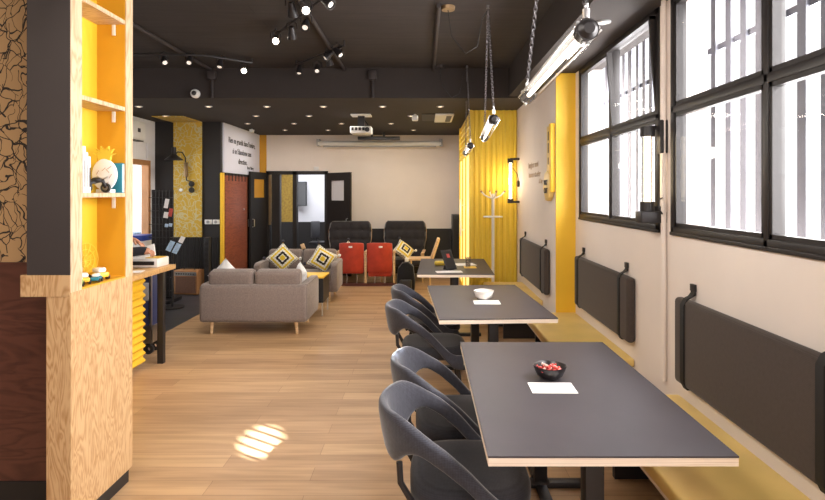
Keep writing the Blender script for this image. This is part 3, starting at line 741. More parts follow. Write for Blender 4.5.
# doorway, folded leaves, meeting room beyond
t = thing('door_2', 'wide black double doorway to the meeting room in the back wall', 'door', (-2.6, YB, 0)); t['kind'] = 'structure'
fy0, fy1 = YB - .03, YB + .12
MB().box(DX0 - .01, DX0 + .06, fy0, fy1, 0, DZ).box(DX1 - .06, DX1 + .01, fy0, fy1, 0, DZ).box(DX0 - .01, DX1 + .01, fy0, fy1, DZ - .07, DZ).box(X_(293, YB), X_(297, YB), fy0, fy1, 0, DZ).box(X_(272, YB), X_(280, YB), fy0 + .01, fy1, 0, DZ - .07).build('frame', 'darker', t)
MB().box(X_(268.8, YB - .05), X_(271, YB - .05), YB - .06, YB - .03, 1.0, DZ - .08).build('edge_strip', 'brass', t)
def leaf(h, e, lab, win, pane):
    h = Vector(h); e = Vector(e); L = (e - h).length; a = math.atan2(e.y - h.y, e.x - h.x)
    t = thing('door_leaf', lab, 'door', (h.x, h.y, 0), group='open leaves of the black double doorway')
    m = Matrix.Translation((h.x, h.y, 0)) @ Matrix.Rotation(a, 4, 'Z')
    u0, u1, z0, z1 = win
    k = MB()
    k.box(0, u0, -.02, .02, .01, 2.06, m=m).box(u1, L, -.02, .02, .01, 2.06, m=m).box(u0, u1, -.02, .02, .01, z0, m=m).box(u0, u1, -.02, .02, z1, 2.06, m=m)
    k.build('panel', 'darker', t)
    MB().box(u0, u1, -.004, .004, z0, z1, m=m).build('pane', pane, t)  # opaque pane; on the left leaf its orange paints in a reflection
    for s_ in (-1, 1):
        MB().tube([m @ Vector(p) for p in ((L - .07, s_ * .02, 1.0), (L - .07, s_ * .06, 1.01), (L - .07, s_ * .06, 1.14), (L - .07, s_ * .02, 1.15))], .009, 8).build('handle', 'chrome', t)
leaf((-3.226, 11.24), (-3.315, 10.47), 'left black door leaf with orange reflection painted into small window, next to red sliding door', (.12, .62, 1.56, 1.92), 'orange')
leaf((-1.96, 11.24), (-1.435, 10.80), 'right black door leaf with small bright window, behind black lounge chair', (.12, .50, 1.50, 1.90), 'coolwhite')
YM = 14.3
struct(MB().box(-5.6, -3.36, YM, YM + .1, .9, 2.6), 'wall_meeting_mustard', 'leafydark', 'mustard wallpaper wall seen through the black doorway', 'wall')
struct(MB().box(-3.36, .5, YM, YM + .1, .9, 2.6).box(-1.2, -1.1, YB + .15, YM, .9, 2.6), 'wall_meeting_white', 'coolwhite', 'cool white meeting room wall with a wall screen', 'wall')
struct(MB().box(-5.6, .5, YM - .02, YM + .1, 0, .9).box(-1.22, -1.1, YB + .15, YM, 0, .9), 'wall_meeting_wainscot', 'darker', 'charcoal lower wall inside the meeting room', 'wall')
struct(MB().box(-5.6, .5, YB + .001, YM + .1, -.1, -.001), 'floor_meeting', 'slate', 'dark floor of the meeting room beyond the doorway', 'floor')
struct(MB().box(-5.6, .5, YB + .15, YM + .1, 2.6, 2.7), 'ceiling_meeting', 'coolwhite', 'white ceiling of the meeting room beyond the doorway', 'ceiling')
struct(MB().box(-5.7, -5.6, YB, YM, 0, 2.6), 'wall_meeting_left', 'coolwhite', 'far left wall of the meeting room', 'wall')
t = thing('wall_screen', 'grey flat screen on the meeting room wall seen through doorway', 'screen', (-3.0, YM - .05, 1.3))
ms = Matrix.Translation((X_(302, YM), YM - .16, 1.62)) @ Matrix.Rotation(-.45, 4, 'Z')
MB().box(-.19, .19, -.02, .02, -.30, .32, .006, m=ms).build('bezel', 'blackplastic', t)
MB().box(-.178, .178, -.023, -.0195, -.285, .305, m=ms).build('display', 'screen', t)
MB().box(-.05, .05, .02, .15, -.08, .08, m=ms).build('bracket', 'blackmetal', t)
# office chair
xo, yo = X_(319, 13.2), 13.2
t = thing('office_chair', 'grey backed office chair inside the meeting room doorway', 'chair', (xo, yo, 0))
MB().box(xo - .21, xo + .21, yo - .2, yo + .2, .43, .49, .02).build('seat', 'blackplastic', t)
MB().box(xo - .20, xo + .02, yo - .03, yo + .02, .58, .98, .02, m=Matrix.Translation((xo, yo, 0)) @ Matrix.Rotation(.5, 4, 'Z') @ Matrix.Translation((-xo, -yo, 0))).build('backrest', 'officegrey', t)
MB().tube([(xo - .08, yo, .58), (xo - .06, yo + .08, .5), (xo, yo + .05, .46)], .018).build('back_stem', 'blackmetal', t)
MB().cyl((xo, yo, .08), (xo, yo, .44), .03).build('column', 'chrome', t)
k = MB()
for i in range(5):
    a = 2 * PI * i / 5; k.tube([(xo, yo, .09), (xo + .28 * math.cos(a), yo + .28 * math.sin(a), .06)], [.025, .015]).sphere((xo + .28 * math.cos(a), yo + .28 * math.sin(a), .03), .03)
k.build('star_base', 'blackmetal', t)
MB().tube([(xo + .2, yo - .1, .46), (xo + .24, yo - .1, .7), (xo + .24, yo + .1, .7), (xo + .2, yo + .1, .46)], .018).build('armrest', 'blackplastic', t)
# little sensor on the back wall
MB().box(X_(316, YB) - .04, X_(318, YB) + .02, YB - .03, YB - .001, 2.12, 2.19, .004).build('motion_sensor', 'plastic', None, 'small white sensor above the black doorway frame', 'sensor')

# ------------------------------------------------------------------ ceiling furniture at the back
t = thing('projector_screen', 'long white roller projector screen case on the back wall', 'projector screen', (-.9, YB - .1, 2.55))
x0, x1 = X_(318, 11.15), X_(441, 11.15)
MB().cyl((x0, 11.18, Z_(143.5, 11.15)), (x1, 11.18, Z_(143.5, 11.15)), .05, n=20).build('roller_case', 'plastic', t)
MB().box(x0 + .1, x1 - .1, 11.16, 11.18, Z_(147, 11.15), Z_(144.5, 11.15)).build('bottom_bar', 'greyplastic', t)
MB().box(x0 - .03, x0 + .03, 11.14, YB, Z_(146, 11.15), Z_(139, 11.15)).box(x1 - .03, x1 + .03, 11.14, YB, Z_(146, 11.15), Z_(139, 11.15)).build('bracket', 'greyplastic', t)
t = thing('sound_bar', 'black sound bar hanging above the projector screen case', 'sound bar', (-.9, 10.9, 2.6))
MB().box(X_(358, 10.8), X_(400, 10.8), 10.74, 10.84, Z_(140, 10.8), Z_(136.6, 10.8), .01).build('bar', 'blackplastic', t)
for x in (X_(372, 10.8), X_(384, 10.8)): MB().box(x - .02, x + .02, 10.77, 10.81, Z_(137, 10.8), ZS).build('hanger', 'blackmetal', t)
t = thing('projector', 'white ceiling projector hanging on a dark bracket', 'projector', (X_(361, 8.4), 8.4, 2.5))
xq = X_(361.5, 8.4)
MB().box(xq - .16, xq + .16, 8.28, 8.52, Z_(134, 8.4), Z_(127, 8.4), .012).build('housing', 'plastic', t)
k = MB()
for i in range(4): k.box(xq - .14 + i * .055, xq - .105 + i * .055, 8.274, 8.285, Z_(131.2, 8.4), Z_(128.2, 8.4))
k.build('vent_grille', 'blackplastic', t)
MB().cyl((xq + .10, 8.25, Z_(130.5, 8.4)), (xq + .10, 8.29, Z_(130.5, 8.4)), .035).build('lens', 'blackplastic', t)
MB().box(xq - .05, xq + .05, 8.35, 8.45, Z_(127, 8.4), ZS - .02).tube([(xq + .03, 8.4, ZS - .03), (xq + .1, 8.4, 2.68)], .012).build('bracket', 'blackmetal', t)
MB().box(xq - .15, xq + .15, 8.25, 8.5, ZS - .02, ZS - .001).build('ceiling_plate', 'plastic', t)
t = thing('ceiling_vent', 'white ceiling ventilation unit beside its dark square recess', 'vent', (.2, 8.6, ZS - .03))
MB().box(.17, .45, 8.22, 9.05, ZS - .03, ZS - .001, .005).build('frame', 'plastic', t)
MB().box(.34, .42, 8.3, 8.95, ZS - .034, ZS - .029).build('grille', 'blackplastic', t)
MB().box(-.03, .168, 8.25, 9.0, ZS - .012, ZS - .001).build('recess_cover', 'darker', t)
t = thing('alarm_sounder', 'small white ceiling unit between projector and ceiling vent', 'alarm', (X_(414, 8.3), 8.3, ZS - .1))
MB().box(X_(412, 8.3), X_(418, 8.3), 8.25, 8.36, ZS - .10, ZS - .02, .015).build('housing', 'plastic', t)
MB().cyl((X_(415, 8.3), 8.3, ZS - .03), (X_(415, 8.3), 8.3, ZS - .001), .02).build('mount', 'plastic', t)
t = thing('security_camera', 'white dome security camera on the dark beam face', 'camera', (X_(196, YF), YF, 2.8))
zc_ = Z_(94, YF); xc_ = X_(196, YF)
MB().lathe([(0, 0), (.055, 0), (.055, .04), (.045, .06), (.03, .065)], (0, 0, 0), 22, Matrix.Translation((xc_, YF, zc_)) @ Matrix.Rotation(PI / 2, 4, 'X')).build('housing', 'plastic', t)
MB().sphere((xc_, YF - .06, zc_), .03).build('lens_dome', 'blackplastic', t)
t = thing('track_speaker', 'small white box fixed below the soffit over the quote board', 'speaker', (-3.2, 10.1, ZS - .1))
MB().box(X_(250, 10.2), X_(253.5, 10.2), 10.15, 10.25, Z_(132.5, 10.2), Z_(129.5, 10.2), .008).build('housing', 'plastic', t)
MB().cyl((X_(252, 10.2), 10.2, Z_(130, 10.2)), (X_(252, 10.2), 10.2, ZS), .012).build('mount', 'plastic', t)
# downlights
ords = ['first', 'second', 'third', 'fourth', 'fifth', 'sixth']
proto = None
rows = [(106.2, (138.8, 208.7, 266.8, 323.3, 382.5, 440.3), 'row closest to the beam'), (115.6, (165.7, 256, 309, 411), 'second row behind the beam'), (123.3, (247.6, 294, 341.5, 391), 'third row behind the beam'), (129.8, (252, 285, 328, 413.5), 'row closest to the back wall')]
for py, pxs, rn in rows:
    Y = (ZS - H) * F / (CY - py)
    for i, px in enumerate(pxs):
        lab = 'glowing recessed downlight, %s from the left in the %s' % (ords[i], rn)
        if proto is None:
            proto = thing('downlight', lab, 'downlight', (0, 0, 0), group='downlights in the dark soffit')
            MB().lathe([(.032, -.001), (.034, -.012), (.05, -.010), (.052, -.001)], (0, 0, 0), 20).build('trim_ring', 'greyplastic', proto)
            MB().cyl((0, 0, -.008), (0, 0, -.004), .034, n=20).build('lens', 'downglow', proto)
            o = proto; o.location = (X_(px, Y), Y, ZS)
        else: o = dup(proto, (X_(px, Y), Y, ZS), 0, lab)
dup(proto, (1.27, 3.89, 2.862), 0, 'glowing recessed downlight in the bulkhead above the windows')

# ------------------------------------------------------------------ spotlights on the dark ceiling
def spot(px, py, Y, glow, lab, aim, s=1.):
    Y = 1.42 * F / (CY - py)
    x = X_(px, Y); z = Z_(py, Y)
    t = thing('spotlight', lab, 'spotlight', (x, Y, z), group='spotlights on the dark ceiling')
    d = Vector(aim).normalized(); c = Vector((x, Y, z))
    q = d.to_track_quat('Z', 'Y').to_matrix().to_4x4(); m = Matrix.Translation(c) @ q
    MB().lathe([(.0, -.10 * s), (.022 * s, -.10 * s), (.03 * s, -.06 * s), (.042 * s, 0), (.042 * s, .012 * s), (.034 * s, .012 * s), (.034 * s, -.002)], (0, 0, 0), 18, m).build('can', 'blackmetal', t)
    MB().cyl(c + d * (-.002), c + d * .004, (.028 if glow == 'spotglow' else .024) * s, n=18).build('lens', glow, t)
    b = c - d * (.07 * s)
    MB().tube([b + Vector((.05 * s, 0, 0)), b + Vector((.045 * s, 0, .055 * s)), b + Vector((0, 0, .075 * s)), b + Vector((-.045 * s, 0, .055 * s)), b + Vector((-.05 * s, 0, 0))], .005, 6).build('yoke', 'blackmetal', t)
    MB().cyl(b + Vector((0, 0, .07 * s)), (b.x, b.y, ZC - .018), .009, n=10).build('stem', 'blackmetal', t)
    return t
down = (0, -.55, -.8); away = (.5, -.4, -.7)
for a in ((165, 62.7, 6.25, 'spotdim', 'black spotlight on the left track, first from the left', (.45, -.5, -.7)), (189, 62.7, 6.3, 'spotdim', 'black spotlight on the left track, second from the left', (.1, -.6, -.75)), (219.6, 66.7, 6.45, 'spotdim', 'black spotlight on the left track, third from the left', (0, -.4, -.9)), (243.9, 70.7, 6.6, 'spotglow', 'bright spotlight at the right end of the left track', (.3, -.9, -.5)),
          (306, 10.5, 4.9, 'spotglow', 'brightest spotlight, star-like glare beside the ceiling conduit', (.2, -.9, -.45)), (293, 15, 4.95, 'spotdim', 'dim spotlight just left of the brightest one', (0, .5, -.7)), (305, 27.5, 5.25, 'spotdim', 'spotlight directly below the brightest one', (0, -.6, -.8)), (275.7, 41, 5.6, 'spotglow', 'bright spotlight at the left of the central cluster', (.2, -.8, -.6)), (292, 37, 5.5, 'spotdim', 'dim spotlight between bright pair in the central cluster', (-.1, .6, -.7)), (330.5, 4.5, 4.8, 'spotdim', 'spotlight at the picture top tilted towards the right', (.7, -.3, -.6)),
          (325.5, 58, 6.2, 'spotdim', 'tilted spotlight left of conduit, upper of a close pair', (-.6, -.3, -.6)), (330, 64.5, 6.35, 'spotdim', 'small spotlight left of conduit, lower of a close pair', (.2, .3, -.8)), (340.5, 55, 6.1, 'spotdim', 'spotlight right of the conduit tilted to the right', (.6, -.35, -.7)), (317, 71, 6.6, 'spotdim', 'small spotlight near the beam with lit face', (.1, -.6, -.7)), (299, 73, 6.65, 'spotdim', 'small dim spotlight near the beam, leftmost there', (0, -.3, -.9))):
    spot(*a)
def track(p, lab):
    k = MB().tube(p, .012, 6)
    for q in (p[0], p[-1]): k.cyl(q, (q[0], q[1], ZC), .008, n=8)
    k.build('spotlight_track', 'blackmetal', None, lab, 'track', 'spotlight tracks on the ceiling')
track([(X_(130, 6.0), 6.0, ZC - .055), (X_(203, 6.05), 6.05, ZC - .055), (X_(252, 6.4), 6.4, ZC - .055)], 'thin black track holding the left row of spotlights')
track([(X_(272, 5.3), 5.35, ZC - .055), (X_(334, 4.2), 4.12, ZC - .055)], 'thin black track among the central cluster of spotlights')
track([(X_(296, 6.5), 6.5, ZC - .055), (X_(344, 5.65), 5.65, ZC - .055)], 'thin black track near the beam, right of centre cluster')

# ------------------------------------------------------------------ pendant tube lamps
def chain(mb, a, b, r=.008, wire=.0022, pitch=.026):
    a = Vector(a); b = Vector(b); d = b - a; n = max(2, int(d.length / pitch)); d.normalize()
    u = d.orthogonal().normalized(); w_ = d.cross(u)
    for i in range(n):
        c = a.lerp(b, (i + .5) / n); s_ = u if i % 2 else w_
        mb.tube([c + s_ * (r * math.cos(t_)) + d * (pitch * .72 * math.sin(t_)) for t_ in [2 * PI * j / 8 for j in range(8)]], wire, 4, True)
def pendant(e0, e1, hook, r, lab, wire=.0026):
    e0 = Vector(e0); e1 = Vector(e1); hook = Vector(hook); d = (e1 - e0).normalized()
    t = thing('pendant_tube_lamp', lab, 'pendant lamp', tuple((e0 + e1) / 2), group='tube lamps hanging over the tables')
    MB().cyl(e0, e1, r, n=20, cap=False).build('glass_tube', 'clear', t)
    MB().cyl(e0 + d * .07, e1 - d * .07, r * .28, n=16).build('glow_tube', 'tubecool', t)
    up = Vector((0, 0, 1))
    MB().box(-r * .75, r * .75, 0, (e1 - e0).length - .1, r * .62, r * .72, m=Matrix.Translation(e0 + d * .05) @ Matrix.Rotation(math.atan2(d.y, d.x) - PI / 2, 4, 'Z') @ Matrix.Rotation(math.asin(d.z), 4, 'X')).build('reflector', 'greyplastic', t)
    for p, s_ in ((e0, -1), (e1, 1)):
        q = d * s_
        cp = MB().cyl(p - q * .045, p + q * .012, r * .90, n=24).cyl(p + q * .012, p + q * .03, r * .8, r * .45, n=24)
        cp = cp.build('end_cap', 'blackmetal', t)
        for i in range(3):
            k = MB(); a = 2 * PI * i / 3 + .5; sd = d.orthogonal().normalized(); w2 = d.cross(sd)
            c = p - q * .02 + (sd * math.cos(a) + w2 * math.sin(a)) * r * .98
            k.cyl(c - q * .02, c + q * .012, r * .16, n=8)
            k.build('clamp_bolt', 'chrome', cp)
        top = p - q * .02 + up * r * 1.1
        MB().cyl(top, top + up * .035, r * .3, n=10).tube([top + up * .035 + Vector((0, .014 * math.cos(a), .014 + .014 * math.sin(a))) for a in [2 * PI * i / 10 for i in range(10)]], .004, 6, True).build('hanging_eye', 'chrome', cp)
        k = MB(); chain(k, top + up * .055, hook, .010, wire); k.build('chain', 'steel', t)
    MB().cyl(hook, (hook.x, hook.y, ZC), .012, n=10).build('ceiling_hook', 'chrome', t)
    for s_ in (-1, 1):
        o_ = d.cross(up).normalized() * (r * 1.12 * s_); MB().cyl(e0 + o_, e1 + o_, r * .09, n=6).build('guard_rod', 'chrome', t)
pendant((.612, 2.06, 2.26), (.640, 3.42, 2.245), (.63, 2.76, ZC - .03), .046, 'large tube lamp on chains above the table nearest the viewer', .0034)
pendant((.522, 4.12, 2.20), (.600, 5.45, 2.195), (.535, 4.6, ZC - .03), .041, 'tube lamp hanging on two chains above the middle table')
pendant((.540, 6.40, 2.20), (.575, 7.60, 2.20), (.53, 6.78, ZC - .03), .041, 'smallest tube lamp hanging in front of the yellow booth')

# vertical tube wall lamps
def vlamp(x, y, z0, z1, r, lab, wx, side):
    t = thing('tube_wall_lamp', lab, 'wall lamp', (x, y, z0), group='upright tube lamps on the right wall')
    MB().cyl((x, y, z0), (x, y, z1), r, n=18, cap=False).build('glass_tube', 'clear', t)
    MB().cyl((x, y, z0 + .05), (x, y, z1 - .05), r * .55, n=14).build('glow_tube', 'tube', t)
    for z, s_ in ((z0, -1), (z1, 1)):
        c_ = MB().cyl((x, y, z - s_ * .05), (x, y, z + s_ * .012), r * 1.2, n=20).build('end_cap', 'blackmetal', t)
        MB().box(x, wx, y - .02, y + .02, z - .01, z + .02).build('bracket', 'blackmetal', c_)
    if side:
        MB().box(x - .06, wx, y - .06, y + .05, z0 - .085, z0 - .012, .006).build('ballast_box', 'blackmetal', t)
        MB().box(wx - .05, wx, y - .075, y - .02, z1 - .16, z1 + .05, .006).build('mounting_bracket', 'blackmetal', t)
    else:
        MB().tube([(x + .02, y, z1 - .1), (wx - .03, y + .02, z1 - .2), (wx - .02, y, (z0 + z1) / 2 + .05), (wx - .01, y, (z0 + z1) / 2)], .005, 6).build('cable', 'blackplastic', t)
        MB().cyl((wx - .03, y, (z0 + z1) / 2 - .04), (wx, y, (z0 + z1) / 2 - .04), .045, n=18).build('wall_box', 'blackmetal', t)
vlamp(1.21, 7.70, 1.52, 2.12, .034, 'glowing upright tube lamp on yellow corrugated booth corner', XP, False)
vlamp(1.43, 3.52, 1.545, 2.06, .038, 'glowing upright tube lamp between the two barred windows', XW, True)

# ------------------------------------------------------------------ yellow corrugated booth
XC = .66; YC = 7.9
t = thing('corrugated_booth', 'yellow corrugated container booth at the back right with a lit glass door', 'booth', (1.0, 9.0, 0))
def corr(a, b, n_per, amp):
    pts = []; L = b - a; per = L / n_per
    for i in range(n_per):
        o = a + i * per
        pts += [(o, 0), (o + per * .30, 0), (o + per * .48, amp), (o + per * .80, amp), (o + per * .98, 0)]
    pts.append((b, 0)); return pts
fr = corr(XC + .03, XP, 8, -.024)
MB().prism([(x, YC + y) for x, y in fr] + [(XP, YC + .08), (XC + .03, YC + .08)], .0, ZS - .004, 'Z').build('front_panel', 'corr', t, sharp=20)
YE = 10.15
sd = corr(2.29, ZS - .004, 6, -.034)
k = MB().prism([(XC + .035 + q, z) for z, q in sd] + [(XC + .10, ZS - .004), (XC + .10, 2.29)], YC + .05, YE, 'Y')
k.build('side_panel', 'corr', t, sharp=20)
MB().box(XC - .01, XC + .035, YC - .04, YC + .05, 0, ZS - .004).box(XC - .01, XC + .06, YC, YE, 2.22, 2.29).box(XC - .01, XC + .06, YE - .06, YE, 0, ZS - .004).build('corner_post', 'corr', t)
MB().box(XC + .06, XP, YE - .05, YE - .01, 0, ZS - .004).build('rear_panel', 'corr', t)
MB().box(XC + .012, XC + .022, YC + .05, YE - .06, .06, 2.22).build('glass_door', 'doorglow', t)
k = MB()
for y in (YC + .07, 8.75, 9.45): k.box(XC - .005, XC + .03, y - .03, y + .03, 0, 2.24)
k.box(XC - .005, XC + .03, YC + .05, YE - .05, 0, .08).build('door_frame', 'yellow', t)
MB().cyl((XC - .06, 8.95, .95), (XC - .06, 8.95, 1.55), .018).cyl((XC - .06, 8.95, 1.05), (XC + .01, 8.95, 1.05), .010).cyl((XC - .06, 8.95, 1.45), (XC + .01, 8.95, 1.45), .010).build('door_handle', 'whitemetal', t)
# dark low cabinet by the booth
t = thing('speaker_cabinet', 'black low cabinet standing against the back wall beside booth', 'cabinet', (.5, 10.9, 0))
MB().box(X_(452, 11), X_(460.5, 11), 10.8, 11.27, .02, Z_(215, 10.8), .01).build('carcass', 'blackplastic', t)
MB().box(X_(453, 11), X_(459.5, 11), 10.79, 10.80, .1, Z_(219, 10.8)).build('front_panel', 'darker', t)
# coat stand
xs, ys = X_(493, 7.66), 7.66
t = thing('coat_stand', 'white coat stand with curved hooks in front of the yellow booth', 'coat stand', (xs, ys, 0))
MB().cyl((xs, ys, .02), (xs, ys, 1.64), .020, n=16).build('pole', 'whitemetal', t)
MB().lathe([(0, .02), (.05, .02), (.17, .008), (.17, 0), (0, 0)], (xs, ys, 0), 28).build('base', 'whitemetal', t)
for i in range(4):
    a = PI / 2 * i + .15; ca, sa = math.cos(a), math.sin(a)
    h_ = MB().tube([(xs, ys, 1.58), (xs + .06 * ca, ys + .06 * sa, 1.59), (xs + .12 * ca, ys + .12 * sa, 1.62), (xs + .165 * ca, ys + .165 * sa, 1.67)], [.014, .011, .010, .012], 8).build('hook', 'whitemetal', t)
    MB().sphere((xs + .167 * ca, ys + .167 * sa, 1.672), .017, n=10).build('hook_tip', 'tan', h_)
MB().tube([(xs + .13 * math.cos(a), ys + .13 * math.sin(a), 1.32) for a in [2 * PI * i / 24 for i in range(24)]], .009, 8, True).cyl((xs - .13, ys, 1.32), (xs + .13, ys, 1.32), .007, n=8).build('umbrella_ring', 'whitemetal', t)
# yellow way-out sign on white wall
t = thing('metal_sign', 'old yellow metal sign with pointed head low on white wall', 'sign', (XP - .03, 5.75, 1.56))
MB().box(XP - .05, XP - .001, 5.585, 5.67, 1.66, 2.36, .006).build('channel', 'yellow', t)
MB().box(XP - .035, XP - .001, 5.67, 5.83, 1.74, 2.35, .004).build('back_rail', 'bench', t)
hd = [(5.62, 1.66), (5.66, 1.60), (5.74, 1.565), (5.82, 1.57), (5.92, 1.72), (5.85, 1.86), (5.76, 1.88), (5.64, 1.84)]
MB().prism(hd, XP - .055, XP - .004, 'X', bev=.008).build('pointed_head', 'bench', t)
text('WAY', .075, (XP - .057, 5.87, 1.735), (PI / 2, 0, -PI / 2), 'ink', t)
text('OUT', .075, (XP - .057, 5.86, 1.65), (PI / 2, 0, -PI / 2), 'ink', t)
k = MB()
for z, h in ((2.20, .09), (2.07, .10), (1.95, .07)): k.box(XP - .039, XP - .034, 5.70, 5.76, z, z + h)
k.build('faded_mark', 'ink', t)
# small brown quotation on the white wall
t = thing('wall_quote', 'small brown quotation lettered on white wall beside yellow sign', 'lettering', (XP, 6.6, 1.9))
for s_, z, y0 in (('Imaginer aussi', 1.965, 7.02), ('innover et créer', 1.845, 7.0)):
    text(s_, .092, (XP - .002, y0, z), (PI / 2, 0, -PI / 2), 'brownink', t, width=1.15)
text('A. Roy', .07, (XP - .002, 6.38, 1.765), (PI / 2, 0, -PI / 2), 'brownink', t)

# ------------------------------------------------------------------ benches and wall pads
def bench(y0, y1, xw, lab, xf):
    t = thing('wall_bench', lab, 'bench', ((xf + xw) / 2, (y0 + y1) / 2, 0), group='mustard benches along the right wall')
    MB().box(xf, xw - .003, y0, y1, .385, .45, .018, 3).build('seat', 'bench', t)
    MB().box(xf + .02, xw - .003, y0 + .01, y1 - .01, .355, .384).build('seat_board', 'plyedge', t)
    MB().box(xw - .06, xw - .003, y0 + .01, y1 - .01, 0, .354).build('back_board', 'darker', t)
    for y in (y0 + .08, (y0 + y1) / 2, y1 - .12): MB().box(xf + .10, xw - .06, y, y + .04, 0, .354).build('support', 'blackmetal', t)
bench(1.2, 3.29, XW, 'mustard wall bench beside the table nearest the viewer', 1.0)
bench(3.98, 5.54, XW, 'mustard wall bench behind the middle table', 1.0)
bench(6.15, 7.44, XP, 'mustard wall bench in front of the yellow booth, farthest', .80)
def pad(y0, y1, xw, z0, z1, lab):
    t = thing('wall_pad', lab, 'back cushion', (xw - .05, (y0 + y1) / 2, z0), group='dark back pads strapped to the wall')
    MB().box(xw - .066, xw - .004, y0, y1, z0, z1, .026, 4).build('cushion', 'padfab', t)
    L = y1 - y0
    for y in (y0 + .12 * L, y1 - .09 * L):
        wd = .022; xx = xw - .069
        prof = [(xw - .004, z1 + .07), (xw - .012, z1 + .07), (xw - .014, z1 + .04), (xw - .03, z1 + .02), (xw - .055, z1 + .008), (xx - .006, z1 - .03), (xx - .006, z0 + .03), (xw - .055, z0 - .008), (xw - .004, z0 - .008), (xw - .004, z0 - .002), (xw - .05, z0 - .002), (xx - .001, z0 + .034), (xx - .001, z1 - .034), (xw - .05, z1 + .002), (xw - .004, z1 + .03)]
        st = MB().prism(prof, y - wd, y + wd, 'Y').build('strap', 'strap', t)
        MB().box(xw - .018, xw - .001, y - wd - .003, y + wd + .003, z1 + .05, z1 + .09, .003).build('wall_clip', 'blackmetal', st)
pad(1.86, 3.23, XW, .55, 1.045, 'long dark wall pad nearest the viewer, under the barred window')
pad(3.96, 5.37, XW, .565, 1.04, 'dark wall pad behind the middle table')
pad(5.80, 7.34, XP, .57, 1.055, 'dark wall pad on the white wall beside the yellow booth, farthest')

# ------------------------------------------------------------------ tables
def table(x0, x1, y0, y1, lab, xc, loc, rz):
    t = thing('cafe_table', lab, 'table', (0, 0, 0), group='long dark cafe tables')
    MB().box(x0, x1, y0, y1, .740, .746).build('tabletop', 'laminate', t)
    MB().box(x0 + .001, x1 - .001, y0 + .001, y1 - .001, .711, .740).build('plywood_edge', 'plyedge', t)
    for y in (y0 + .24, y1 - .24):
        c = MB().box(xc - .036, xc + .036, y - .036, y + .036, .03, .69, .004).build('pedestal', 'blackmetal', t)
        MB().box(xc - .30, xc + .30, y - .03, y + .03, 0, .035, .008).box(xc - .03, xc + .03, y - .22, y + .22, 0, .035, .008).cyl((xc, y, .03), (xc, y, .05), .06, .045, 20).build('foot', 'blackmetal', c)
        MB().box(xc - .22, xc + .22, y - .04, y + .04, .690, .7105).build('top_plate', 'blackmetal', c)
    t.location = loc; t.rotation_euler = (0, 0, rz)
    return t
HW = .431
tabA = table(-HW, HW, -.724, .724, 'large dark topped table nearest the viewer with black bowl', 0, (.651, 2.612, 0), 0)
tabB = dup(tabA, (.502, 4.675, 0), math.radians(3.0), 'middle dark topped table with white bowl and paper napkin')
tabC = dup(tabA, (.372, 6.84, 0), math.radians(-1.5), 'farthest dark topped table with papers and tablet before yellow booth')
TZ = .7465
def bowl(x, y, r, h, m, lab, square=False):
    t = thing('bowl', lab, 'bowl', (x, y, TZ))
    prof = [(0, .0), (r * .5, 0), (r * .8, h * .28), (r, h * .95), (r * .99, h), (r * .95, h * .96), (r * .74, h * .3), (r * .45, h * .1), (0, h * .09)]
    o = MB().lathe(prof, (0, 0, 0), 36)
    for v in o.bm.verts:
        a = math.atan2(v.co.y, v.co.x); f = 1 + .05 * math.cos(4 * a)
        v.co.x = x + v.co.x * f; v.co.y = y + v.co.y * f; v.co.z += TZ
    o.build('vessel', m, t)
    MB().lathe([(r * .42, 0), (r * .46, 0), (r * .46, .004), (r * .42, .004)], (x, y, TZ - .0004), 30).build('foot_ring', m, t)
    return t
bx, by = X_(550, 2.69), 2.69
bowl(bx, by, .078, .062, 'bowlblack', 'black bowl of red sweets on the table nearest the viewer')
rnd = random.Random(3)
n = 0
for ring_r, cnt, z in ((.0, 1, .046), (.028, 6, .042), (.048, 10, .040), (.022, 4, .056)):
    for i in range(cnt):
        a = 2 * PI * i / cnt + ring_r * 40; x = bx + ring_r * math.cos(a); y = by + ring_r * math.sin(a)
        m = Matrix.Translation((x, y, TZ + z)) @ Euler((rnd.uniform(-.4, .4), rnd.uniform(-.4, .4), rnd.uniform(0, 3))).to_matrix().to_4x4()
        k = MB().sphere((0, 0, 0), .009, (1.5, 1, .8), 10, m).cyl(m @ Vector((-.022, 0, 0)), m @ Vector((-.011, 0, 0)), .007, .002, 8).cyl(m @ Vector((.011, 0, 0)), m @ Vector((.022, 0, 0)), .002, .007, 8)
        k.build('wrapped_sweet', 'sweet' if n % 3 else 'sweet2', None, 'red wrapped sweet heaped in the black bowl' if n % 3 else 'pale pink wrapped sweet heaped in the black bowl', 'sweet', 'sweets in the black bowl'); n += 1
def napkin(x, y, wx, wy, rz, lab, name='paper_napkin'):
    m = Matrix.Translation((x, y, TZ)) @ Matrix.Rotation(rz, 4, 'Z')
    MB().box(-wx / 2, wx / 2, -wy / 2, wy / 2, 0, .003, m=m).build(name, 'paper', None, lab, 'napkin' if name == 'paper_napkin' else 'paper')
napkin(X_(552, 2.55), 2.545, .205, .135, -.02, 'white paper napkin in front of the black bowl')
bowl(X_(483.5, 4.70), 4.68, .082, .075, 'bowlwhite', 'white bowl on the middle table')
napkin(X_(487, 4.52), 4.54, .215, .16, -.02, 'white paper napkin in front of the white bowl')
